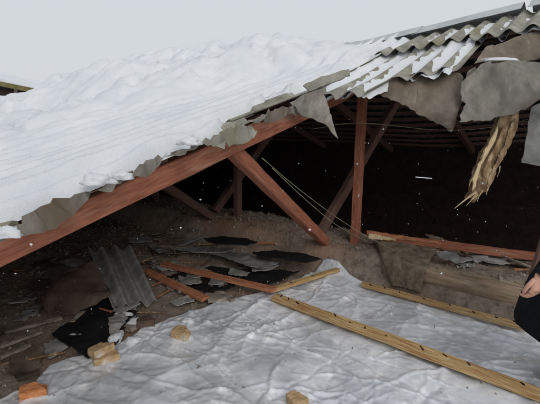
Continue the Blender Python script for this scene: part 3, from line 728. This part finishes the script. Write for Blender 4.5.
# ------------------------------------------------------------------ bricks
def brick(c, L, Wd, H, yaw, m, label, seed, tilt=0, cut=.5):
    c = Vector(c); bm = bmesh.new(); bmesh.ops.create_cube(bm, size=1)
    bmesh.ops.subdivide_edges(bm, edges=bm.edges[:], cuts=11, use_grid_fill=True)
    q = Matrix.Rotation(yaw, 3, 'Z') @ Matrix.Rotation(tilt, 3, 'X'); V = []
    pl = Vector((1, .45, .5)).normalized()
    for v in bm.verts:
        p = v.co.copy()
        over = p.dot(pl) - cut
        if over > 0: p -= pl * over * (.9 + .2 * N(p.x * 9, p.y * 9, seed))
        r = max(0, abs(p.x) + abs(p.y) + abs(p.z) - 1.32); p *= 1 - .2 * r
        p = Vector((p.x * L, p.y * Wd, p.z * H))
        p += Vector((N(p.x * 24 + seed, p.y * 24, p.z * 24), N(p.x * 24, p.y * 24 + seed, p.z * 24 + 5), N(p.x * 24 + 9, p.y * 24, p.z * 24 + seed))) * .006 + Vector((N(p.x * 60 + seed, p.y * 60, p.z * 60), N(p.x * 60, p.y * 60 + seed, p.z * 60), N(p.x * 60, p.y * 60, p.z * 60 + seed))) * .004
        V.append(c + q @ p + Vector((0, 0, H / 2)))
    bm.verts.index_update(); Fc = [tuple(w.index for w in f.verts) for f in bm.faces]; bm.free()
    return tag(mk('brick', V, Fc, m), label, 'brick', 'bricks weighing down the plastic sheet')
def on_tarp(px, py):
    p = at_z(px, py, .05)
    for _ in range(4):
        u, v = uvof(p); p = at_z(px, py, max(.02, tarp_z(u, v)))
    return p
brick(on_tarp(34, 394), .135, .085, .05, R(24), 'brick_orange', 'bright orange broken brick in the lower left corner', 1, tilt=R(6), cut=.42)
brick(on_tarp(106, 360), .155, .09, .045, R(34), 'brick_tan', 'lower tan brick of the stacked pair by the black felt', 2, cut=.62)
brick(on_tarp(103, 358) + Vector((-.005, 0, .043)), .14, .09, .05, R(52), 'brick_tan', 'upper tan brick lying on another by the black felt', 3, tilt=R(-4), cut=.45)
brick(on_tarp(181.5, 337), .115, .09, .065, R(-25), 'brick_tan', 'single tan brick half on the left side of the plastic sheet', 4, cut=.5)
brick(on_tarp(297, 405), .095, .09, .06, R(25), 'brick_tan', 'tan brick cut off by the bottom edge of the picture', 5, cut=.46)
brick(at_z(146, 325, .03), .13, .1, .06, R(15), 'brown', 'dark brown brick lump among snow beside the plastic sheet', 6, cut=.5)
brick(at_z(134, 328, .02), .12, .08, .04, R(60), 'chips', 'low grey-brown rubble lump left of the dark brown brick', 7, cut=.4)
for k, (x, y, sx, sy, sz, lab) in enumerate([(117, 338, .045, .08, .04, 'upright streak of snow at the edge of the black felt'), (137, 323, .075, .05, .035, 'clump of snow behind the dark brown brick'), (123, 316, .09, .035, .03, 'thin patch of snow under the corrugated sheet end'), (133, 340, .06, .04, .025, 'flat snow patch in front of the dark brown brick'), (188, 321, .05, .04, .03, 'small snow clump behind the single brick')]):
    tag(clod('snow_clump', at_z(x, y, .05), sx, sy, sz, seed=k * 4), lab, 'snow', 'snow clumps at the rim of the plastic sheet')

# ------------------------------------------------------------------ fallen corrugated sheet, felt, panels
def fallen_sheet():
    bl, br = at_z(112, 309, .07), at_z(157, 302, .09)
    tl, tr = at_z(88, 249, .26), at_z(131, 247, .26)
    n, m = 14, 40; P = []
    for i in range(n + 1):
        row = []; s = i / n
        for j in range(m + 1):
            t = j / m
            lo = .025 * N(t * 7, 4.4); hi = -.05 * max(0, N(t * 5, 2.2))
            ss = lerp(lo, 1 + hi, s)
            p = bl.lerp(br, t).lerp(tl.lerp(tr, t), ss)
            row.append(p + Vector((0, 0, .036 * math.cos(2 * math.pi * (t * 3.1 + .05)) + .01 * N(s * 3, t * 2))))
        P.append(row)
    V, Fc = slab(P, .009)
    tag(mk('corrugated_sheet', V, Fc, 'fallen'), 'grey corrugated sheet fallen flat on the attic floor beside the black felt', 'corrugated sheet')
fallen_sheet()
shard([(52, 334), (70, 347), (88, 360), (104, 352), (118, 344), (121, 330), (130, 320), (138, 312), (125, 308), (112, 305), (104, 288), (90, 302), (75, 316)], .06, 'black roofing felt lying open on the floor left of the bricks', 'felt', seed=31, bend=.02, name='felt_and_hole_patch', group='black felt on the attic floor')
shard([(203, 238), (222, 236), (246, 238), (258, 242), (246, 245), (222, 244), (208, 242)], .36, 'far black patch put in as a dark hole in the dirt bank', 'felt', seed=32, bend=.015, name='felt_and_hole_patch', group='black felt on the attic floor')  # black sheet standing in for the darkness of a hole
shard([(252, 253), (275, 250), (305, 254), (322, 260), (306, 262), (280, 259), (262, 257)], .22, 'black patch put in as a dark hole below the nearest strut', 'felt', seed=33, bend=.015, name='felt_and_hole_patch', group='black felt on the attic floor')  # another black sheet painted in for a dark gap in the dirt
shard([(165, 275), (210, 268), (262, 268), (300, 272), (270, 282), (240, 280), (225, 292), (205, 292), (185, 284)], .06, 'ragged black felt under the red-brown planks', 'felt', seed=34, bend=.02, name='felt_and_hole_patch', group='black felt on the attic floor')
shard([(36, 303), (50, 284), (72, 268), (92, 262), (106, 276), (112, 292), (98, 304), (70, 312), (48, 312)], .1, 'dark brown curved panel left of the corrugated sheet', 'brown', seed=36, bend=.06, name='brown_panel', group='panels on the attic floor', zs=[.12, .2, .26, .28, .24, .16, .12, .1, .1])
shard([(196, 246), (225, 250), (256, 256), (279, 263), (262, 268), (246, 265), (228, 258), (205, 252)], .15, 'long pale grey fragment between the two black patches', seed=41)
shard([(250, 262), (270, 263), (279, 266), (268, 270), (252, 270)], .12, 'small pale grey fragment above the long red plank', seed=42)
shard([(178, 276), (192, 278), (202, 283), (190, 285), (180, 282)], .10, 'pale grey chip between the two red planks', seed=43)
shard([(212, 278), (228, 281), (222, 286), (208, 284)], .09, 'grey chip under the long red plank', seed=44)
shard([(146, 244), (160, 247), (172, 252), (158, 252)], .12, 'dim grey fragment behind the corrugated sheet', seed=45)
shard([(205, 293), (222, 291), (232, 294), (222, 299), (208, 300)], .07, 'brownish-grey rubble piece at the back rim of the plastic sheet', 'chips', seed=46, t=.03)
shard([(170, 246), (205, 246), (236, 249), (226, 253), (196, 252)], .16, 'dim long fragment beyond the red planks', 'fallen', seed=47)
shard([(60, 262), (74, 258), (88, 260), (78, 268)], .16, 'dim fragment at the back left of the attic', 'fallen', seed=48)
shard([(230, 268), (250, 272), (246, 276), (228, 273)], .10, 'narrow grey fragment above the middle of the long red plank', seed=49)
shard([(108, 318), (122, 312), (128, 318), (118, 330), (110, 338)], .08, 'grey fragment at the lower end of the corrugated sheet', 'fallen', seed=50)

MARKS = [((1.9, 3.3), 'beside the fallen corrugated sheet'), ((2.3, 4.4), 'beyond the top of the corrugated sheet'), ((2.5, 3.0), 'near the short red-brown plank'), ((2.9, 2.9), 'near the long red-brown plank'), ((3.6, 3.7), 'by the far black hole patch'),
         ((3.5, 2.8), 'by the foot of the nearest strut'), ((3.1, 4.0), 'on the dim dirt behind the planks'), ((1.2, 3.0), 'on the black felt left of the bricks'), ((1.0, 3.5), 'on the dirt at the left'), ((3.8, .9), 'behind the fibreboard'), ((3.8, .2), 'behind the log near the hand')]
def near(u, v): return min(MARKS, key=lambda m: (m[0][0] - u) ** 2 + (m[0][1] - v) ** 2)[1]
def debris():
    rnd = random.Random(77); n = 0
    zones = [(1.5, 3.7, 2.65, 4.6, 62), (.6, 1.7, 2.75, 3.9, 14), (3.6, 4.1, -.2, 1.2, 12)]
    for (ua, ub, va, vb, cnt) in zones:
        for _ in range(cnt):
            u, v = rnd.uniform(ua, ub), rnd.uniform(va, vb); z = floor_z(u, v) + rnd.uniform(.012, .05)
            a0 = rnd.uniform(0, 6.3)
            if rnd.random() < .6:
                k = rnd.randint(5, 7); r = rnd.uniform(.04, .13); el = rnd.uniform(1, 2.2); tx, ty = rnd.uniform(-.3, .3), rnd.uniform(-.3, .3)
                pts = []
                for q in range(k):
                    an = 2 * math.pi * q / k + rnd.uniform(-.3, .3); rr = r * rnd.uniform(.6, 1.2); x, y = rr * el * math.cos(an), rr * math.sin(an)
                    x, y = x * math.cos(a0) - y * math.sin(a0), x * math.sin(a0) + y * math.cos(a0)
                    pts.append(W(u + x, v + y, z + .5 * (tx * x + ty * y) + .02))
                mm = rnd.choice(['shard', 'fallen', 'fallen', 'mat', 'brown', 'asbestos_brown'])
                o = plate('sheet_fragment', pts, .008, mm, bend=.012, seed=n, jag=.02, nrm=(0, 0, 1), cuts=1)
                tag(o, ('large ' if r > .1 else 'small ' if r < .065 else '') + ('long ' if el > 1.7 else '') + dict(shard='pale grey', fallen='grimy grey', mat='olive', brown='dark brown', asbestos_brown='stained brown')[mm] + ' fragment ' + near(u, v), 'fragment', 'small fragments in the debris')
            else:
                L = rnd.uniform(.12, .5); d = Vector((math.cos(a0), math.sin(a0), rnd.uniform(-.06, .12)))
                c = W(u, v, z + .02)
                mm = rnd.choice(['chips', 'plank_red', 'splinter', 'inner_wood'])
                o = beam('wood_splinter', c - d * L / 2, c + d * L / 2, rnd.uniform(.012, .04), rnd.uniform(.008, .02), mm, rough=.006, seed=n, taper=rnd.uniform(.2, .8), seg=6)
                tag(o, ('long ' if L > .35 else 'short ' if L < .2 else '') + dict(chips='grey', plank_red='red-brown', splinter='rotten yellowish', inner_wood='dark red')[mm] + ' wood splinter ' + near(u, v), 'splinter', 'wood splinters in the debris')
            n += 1
debris()
# rubble chips and straw over the fill
def chips():
    rnd = random.Random(5); V, Fc = [], []
    def add(c, s, asp):
        q = Quaternion((rnd.uniform(-1, 1), rnd.uniform(-1, 1), rnd.uniform(-1, 1), rnd.uniform(-1, 1))).normalized().to_matrix()
        if asp > 4: q = Matrix.Rotation(rnd.uniform(0, 6.3), 3, 'Z')
        b = len(V)
        for x, y, z in ((1, 0, 0), (-1, 0, 0), (0, 1, 0), (0, -1, 0), (0, 0, 1), (0, 0, -1)):
            V.append(c + q @ Vector((x * s * asp * rnd.uniform(.7, 1.2), y * s * rnd.uniform(.6, 1.2), z * s * rnd.uniform(.4, 1))))
        for f in ((0, 2, 4), (2, 1, 4), (1, 3, 4), (3, 0, 4), (2, 0, 5), (1, 2, 5), (3, 1, 5), (0, 3, 5)): Fc.append(tuple(b + k for k in f))
    n = 0
    while n < 12000:
        u = rnd.uniform(.2, 5.0); v = rnd.uniform(-.5, 6.5)
        if v < tarp_vmax(u) + .03 and u < tarp_umax(v) + .02: continue
        c = W(u, v, floor_z(u, v) + .004); r = rnd.random()
        if r < .7: add(c, .004 + .016 * rnd.random() ** 3, rnd.uniform(1, 1.6))
        elif r < .96: add(c, .003, rnd.uniform(8, 22))
        else: add(c, .012 + .022 * rnd.random() ** 2, 1.3)
        n += 1
    for _ in range(170):                          # grit blown on to the plastic
        u = rnd.uniform(.5, 3.4); v = rnd.uniform(-.2, tarp_vmax(u) - .05)
        add(W(u, v, tarp_z(u, v) + .004), .002 + .006 * rnd.random() ** 3, rnd.uniform(1, 4))
    tag(mk('rubble_chips', V, Fc, 'chips', origin=(0, 0, 0)), kind='stuff', label='small chips, slag and straw strewn over the attic dirt')
chips()

# ------------------------------------------------------------------ wires
def wire(pts, r, label):
    V, Fc = tube_geo(spline(pts, 48), r, 5); tag(mk('wire', V, Fc, 'wire', smooth=True), label, 'wire')
wire([at_v(262, 158, 1.80), at_v(300, 190, 1.80), at_v(345, 223, 1.76), at_y(385, 246, 3.75), at_y(430, 264, 3.3), at_y(480, 276, 3.05), at_y(530, 290, 2.8)], .0028, 'long greenish wire slanting from the strut down to the log')
wire([at_v(272, 168, 1.78), at_v(306, 200, 1.78), at_v(335, 224, 1.76), at_v(356, 236, 1.74), at_y(372, 243, 3.8)], .0028, 'shorter greenish wire slanting beside the long one to the post foot')
wire([at_y(312, 129, 3.9), at_y(360, 123, 3.85), at_y(440, 130, 3.8), at_y(500, 126, 3.7), at_y(560, 110, 3.6)], .0022, 'thin wire strung level under the broken roof edge')
wire([at_z(402, 262, .36), at_z(440, 272, .345), at_z(480, 287, .34), at_z(526, 300, .33)], .003, 'pale wire lying along the top of the log')

# ------------------------------------------------------------------ shed roof far off on the left
shed = root('far_shed', (-18, 24, -3.1), 'distant shed roof with olive edge and snow on top at the far left', 'shed')
def shed_build():
    D = 22.0; ln = 9.0
    r = at_y(-75, 66, D); e = at_y(35, 88.5, D); hw = e.x - r.x
    def roof(t0, t1, m, nm, over, taper):
        V, Fc = [], []
        prof = [(-1, 0), (-.5, .5), (0, 1), (.5, .5), (1, 0)]
        for y in (D - over, D + ln):
            for x, k in prof: V.append(Vector((r.x + x * hw, y, lerp(e.z, r.z, k) + (t1 if k or not taper else t0 + .02))))
            for x, k in prof: V.append(Vector((r.x + x * hw, y, lerp(e.z, r.z, k) + t0)))
        for b in (0, 10):
            for q in range(4): Fc.append((b + q, b + q + 1, b + q + 6, b + q + 5))
        for q in range(4): Fc.append((q, q + 1, q + 11, q + 10)); Fc.append((q + 5, q + 6, q + 16, q + 15))
        Fc.append((0, 5, 15, 10)); Fc.append((4, 9, 19, 14)); mk(nm, V, Fc, m, shed)
    roof(.0, .26, 'snow', 'snow_cover', .05, True)
    roof(-.24, -.003, 'olive', 'roof', .12, False)
    a = hw * .86; zr = lerp(e.z, r.z, .14) - .25
    for y0, nm in ((D + .35, 'gable_wall'), (D + ln - .4, 'gable_wall')):
        P = [Vector((r.x - a, y0, -3.1)), Vector((r.x + a, y0, -3.1)), Vector((r.x + a, y0, zr)), Vector((r.x, y0, r.z - .26)), Vector((r.x - a, y0, zr))]
        V = P + [p + Vector((0, .2, 0)) for p in P]
        mk(nm, V, [(0, 1, 2, 3, 4), (5, 6, 7, 8, 9)] + [(q, (q + 1) % 5, 5 + (q + 1) % 5, 5 + q) for q in range(5)], 'dark_wood', shed)
    for sx in (-1, 1):
        x0 = r.x + sx * a
        V = [Vector((x0 + dx, y, z)) for dx in (-.1, .1) for y in (D + .56, D + ln - .42) for z in (-3.1, zr - .03)]
        mk('side_wall', V, [(0, 1, 3, 2), (4, 5, 7, 6), (0, 1, 5, 4), (2, 3, 7, 6), (1, 3, 7, 5), (0, 2, 6, 4)], 'dark_wood', shed)
    for x in (.25, .55, .8): beam('post', Vector((r.x + hw * x, D + .2, -3.05)), Vector((r.x + hw * x, D + .2, lerp(r.z, e.z, x) - .25)), .16, .16, 'masonry', shed, up=Vector((0, 1, 0)))
shed_build()

# ------------------------------------------------------------------ person at the right edge
def person():
    px, py = 1.92, 2.10                          # where the body stands, outside the right edge
    z0 = .06
    p = root('person', (px, py, z0), 'person in a long black coat at the right edge, one bare hand showing', 'person')
    def rings(name, rs, m, n=22, smooth=True):
        """rs: (cx, cy, z, rx, ry)"""
        V, Fc = [], []
        for i, (cx, cy, z, rx, ry) in enumerate(rs):
            for j in range(n):
                t = 2 * math.pi * j / n
                k = 1 + .05 * N(math.cos(t) * 2.5, math.sin(t) * 2.5, z * 2.2) + (.03 * math.cos(5 * t + z * 3) if z < .95 else 0)
                ex = lerp(.62, 1, sm(.5, 1.0, z)); ct, st = math.cos(t), math.sin(t)
                V.append(Vector((px + cx + rx * k * math.copysign(abs(ct) ** ex, ct), py + cy + ry * k * math.copysign(abs(st) ** ex, st), z0 + z)))
        for i in range(len(rs) - 1):
            for j in range(n): Fc.append((i * n + j, i * n + (j + 1) % n, (i + 1) * n + (j + 1) % n, (i + 1) * n + j))
        Fc.append(tuple(range(n))); Fc.append(tuple((len(rs) - 1) * n + j for j in range(n)))
        return mk(name, V, Fc, m, p, smooth)
    # body as one continuous skinned figure (legs, trunk, neck, head, both arms)
    joints = {'pel': ((0, 0, .93), .15), 'waist': ((0, 0, 1.1), .135), 'chest': ((.0, 0, 1.3), .155), 'neckb': ((.0, 0, 1.47), .075), 'neck': ((-.01, 0, 1.53), .058), 'head': ((-.03, 0, 1.63), .09), 'crown': ((-.02, 0, 1.73), .075)}
    E = [('pel', 'waist'), ('waist', 'chest'), ('chest', 'neckb'), ('neckb', 'neck'), ('neck', 'head'), ('head', 'crown')]
    for s, nm in ((-1, 'l'), (1, 'r')):
        joints['hip' + nm] = ((0, .1 * s, .88), .10); joints['knee' + nm] = ((-.04 - .05 * s, .1 * s, .48), .068); joints['ank' + nm] = ((-.02 - .07 * s, .1 * s, .10), .05)
        joints['toe' + nm] = ((-.16 - .07 * s, .11 * s, .05), .045)
        joints['sho' + nm] = ((0, .185 * s, 1.41), .07)
        E += [('pel', 'hip' + nm), ('hip' + nm, 'knee' + nm), ('knee' + nm, 'ank' + nm), ('ank' + nm, 'toe' + nm), ('chest', 'sho' + nm)]
    hand = at_y(537, 283, 2.0) - Vector((px, py, z0))      # wrist of the near hand
    wrist = (hand.x + .012, hand.y, hand.z + .05)
    joints['elbl'] = ((-.20, -.20, 1.08), .052); joints['wril'] = (wrist, .034)
    joints['elbr'] = ((.04, .24, 1.12), .052); joints['wrir'] = ((-.06, .25, .86), .034)
    E += [('shol', 'elbl'), ('elbl', 'wril'), ('shor', 'elbr'), ('elbr', 'wrir')]
    names = list(joints); me = bpy.data.meshes.new('body')
    me.from_pydata([joints[n][0] for n in names], [(names.index(a), names.index(b)) for a, b in E], [])
    o = bpy.data.objects.new('body', me); COL.objects.link(o); o.parent = p
    me.materials.append(M['coat'])
    md = o.modifiers.new('skin', 'SKIN'); md.use_smooth_shade = True
    for n, sv in zip(names, me.skin_vertices[0].data):
        sv.radius = (joints[n][1],) * 2; sv.use_root = n == 'pel'
    o.modifiers.new('sub', 'SUBSURF').levels = 2; o.modifiers['sub'].render_levels = 2
    # face and hair over the head
    def blob(name, c, r, m, f=None):
        bm = bmesh.new(); bmesh.ops.create_icosphere(bm, subdivisions=3, radius=1); V = []
        for v in bm.verts:
            d = v.co.copy()
            if f: d = f(d)
            V.append(Vector((px, py, z0)) + Vector(c) + Vector((d.x * r[0], d.y * r[1], d.z * r[2])))
        bm.verts.index_update(); Fc = [tuple(w.index for w in g.verts) for g in bm.faces]; bm.free(); return mk(name, V, Fc, m, p, True)
    def headf(d):
        d = d.copy()
        if d.x < -.5 and abs(d.y) < .22 and -.35 < d.z < .15: d.x -= .16 * (1 - abs(d.y) / .22) * (1 - (d.z + .1) ** 2 * 4)
        if d.z < -.3: d.y *= 1 - .25 * (-.3 - d.z); d.x -= .05
        return d
    blob('head', (-.035, 0, 1.655), (.098, .078, .122), 'skin', headf)
    blob('hair', (-.012, 0, 1.69), (.104, .087, .11), 'hair', lambda d: Vector((max(d.x, -.55 if d.z < .45 else -1), d.y, max(d.z, -.25 if d.x < .1 else -.75))))
    for s in (-1, 1):
        blob('eye', (-.125, .031 * s, 1.668), (.012, .014, .009), 'hair')
        blob('ear', (-.02, .080 * s, 1.655), (.02, .012, .032), 'skin')
    blob('mouth', (-.128, 0, 1.598), (.008, .024, .006), 'plank_red')
    # coat: bodice and flaring skirt, the front panel swung forward over the bent knee
    rings('coat', [(-.165, 0, .375, .325, .25), (-.165, 0, .39, .325, .25), (-.15, 0, .50, .315, .245), (-.13, 0, .62, .30, .24), (-.11, 0, .76, .275, .23), (-.04, 0, .95, .20, .195), (0, 0, 1.1, .17, .185), (0, 0, 1.28, .175, .20), (0, 0, 1.40, .14, .19), (0, 0, 1.47, .095, .12), (-.005, 0, 1.53, .08, .085)], 'coat', 30)
    V, Fc = tube_geo([Vector((px, py, z0)) + Vector(q) for q in spline([(0, -.185, 1.41), (-.1, -.205, 1.25), (-.20, -.20, 1.08), Vector((-.20, -.20, 1.08)).lerp(Vector(wrist), .55), Vector((-.20, -.20, 1.08)).lerp(Vector(wrist), .93)], 24)], .06, 14, lambda t: .085 - .042 * t + .006 * math.sin(t * 40))
    mk('sleeve', V, Fc, 'coat', p, True)
    a = Vector((px, py, z0)); ew = Vector((-.20, -.20, 1.08)).lerp(Vector(wrist), .88)
    V, Fc = tube_geo([a + ew, a + ew.lerp(Vector(wrist), .5), a + Vector(wrist) + Vector((0, 0, -.005))], .04, 14); mk('cuff', V, Fc, 'cuff', p, True)
    V, Fc = tube_geo([Vector((px, py, z0)) + Vector(q) for q in spline([(0, .185, 1.41), (.03, .23, 1.25), (.04, .24, 1.12), (-.05, .25, .88)], 24)], .06, 14, lambda t: .085 - .04 * t)
    mk('sleeve', V, Fc, 'coat', p, True)
    # hands: palm and five separate bent fingers
    def hand_at(w, down, back, side, nm):
        w = Vector((px, py, z0)) + Vector(w)
        V, Fc = [], []
        prof = [(0, .028, .02), (.03, .036, .021), (.06, .043, .020), (.085, .043, .017), (.098, .036, .012)]; n = 12
        for (d, a, b) in prof:
            for j in range(n):
                t = 2 * math.pi * j / n; V.append(w + down * d + side * a * math.cos(t) + back * b * math.sin(t))
        for i in range(len(prof) - 1):
            for j in range(n): Fc.append((i * n + j, i * n + (j + 1) % n, (i + 1) * n + (j + 1) % n, (i + 1) * n + j))
        Fc.append(tuple(range(n))); Fc.append(tuple((len(prof) - 1) * n + j for j in range(n)))
        h = mk('hand', V, Fc, 'skin', p, True)
        for k, (o_, L) in enumerate(((-.031, .072), (-.011, .080), (.010, .075), (.030, .060))):
            b0 = w + down * .082 + side * o_
            P = [b0, b0 + down * L * .45 - back * .012, b0 + down * L * .72 - back * .034, b0 + down * L * .70 - back * .058]
            v2, f2 = tube_geo(spline(P, 15), .009, 8, lambda t: .0105 - .003 * t); mk('finger', v2, f2, 'skin', h, True)
        b0 = w + down * .030 - side * .032
        P = [b0, b0 + down * .035 - side * .020 - back * .01, b0 + down * .070 - side * .014 - back * .028, b0 + down * .085 - side * .002 - back * .036]
        v2, f2 = tube_geo(spline(P, 15), .011, 8, lambda t: .0135 - .004 * t); mk('thumb', v2, f2, 'skin', h, True)
    hand_at(wrist, Vector((-.12, 0, -1)).normalized(), Vector((.35, -.94, 0)), Vector((.94, .35, -.1)).normalized(), 'l')
    hand_at((-.065, .25, .87), Vector((-.1, 0, -1)).normalized(), Vector((0, 1, 0)), Vector((1, 0, 0)), 'r')
    # trousers and boots
    for s, nm in ((-1, 'l'), (1, 'r')):
        k, an, tt = [Vector((px, py, z0)) + Vector(joints[q + nm][0]) for q in ('knee', 'ank', 'toe')]
        V, Fc = tube_geo([k + Vector((0, 0, .2)), k, k.lerp(an, .5), an + Vector((0, 0, .06))], .09, 14, lambda t: .10 - .025 * t); mk('trouser_leg', V, Fc, 'trouser', p, True)
        V, Fc = [], []
        n = 14
        for (cx, z, rx, ry) in ((-.05, -.105, .15, .055), (-.05, -.06, .15, .055), (-.03, -.02, .11, .052), (0, .05, .065, .058), (0, .14, .07, .064)):
            for j in range(n):
                t = 2 * math.pi * j / n; V.append(an + Vector((cx + rx * math.cos(t), ry * math.sin(t), z)))
        for i in range(4):
            for j in range(n): Fc.append((i * n + j, i * n + (j + 1) % n, (i + 1) * n + (j + 1) % n, (i + 1) * n + j))
        Fc.append(tuple(range(n))); Fc.append(tuple(4 * n + j for j in range(n)))
        mk('boot', V, Fc, 'boot', p, True)
person()

# ------------------------------------------------------------------ snowflakes in the air
def flakes():
    rnd = random.Random(21); V, Fc = [], []
    for _ in range(300):
        y = rnd.uniform(1.2, 4.6); x = rnd.uniform(-.75, .75) * y; z = rnd.uniform(.12, 1.62)
        c = Vector((x, y, z)); s = .0016 + .0040 * rnd.random() ** 4
        b = len(V)
        for q in ((1, 0, 0), (-1, 0, 0), (0, 1, 0), (0, -1, 0), (0, 0, 1), (0, 0, -1)):
            V.append(c + Vector(q) * s * rnd.uniform(.6, 1.5))
        for f in ((0, 2, 4), (2, 1, 4), (1, 3, 4), (3, 0, 4), (2, 0, 5), (1, 2, 5), (3, 1, 5), (0, 3, 5)): Fc.append(tuple(b + k for k in f))
    tag(mk('falling_snow', V, Fc, 'snow', origin=(0, 2, 0)), kind='stuff', label='loose snowflakes drifting down through the air')
flakes()

# things that still share a description are told apart by their order across the picture
alike = {}
for o in COL.objects:
    if o.parent is None and 'label' in o: alike.setdefault(o['label'], []).append(o)
for lab, os_ in alike.items():
    if len(os_) > 1:
        def sx(o):
            d = Vector(o.location) - EYE; return d.x / max(.1, d.y)
        os_.sort(key=sx)
        words = ['left', 'right'] if len(os_) == 2 else ['left', 'middle', 'right'] if len(os_) == 3 else None
        if words:
            for o, w in zip(os_, words): o['label'] = w + ' one of the alike: ' + lab if False else lab + ', the ' + w + ' one'
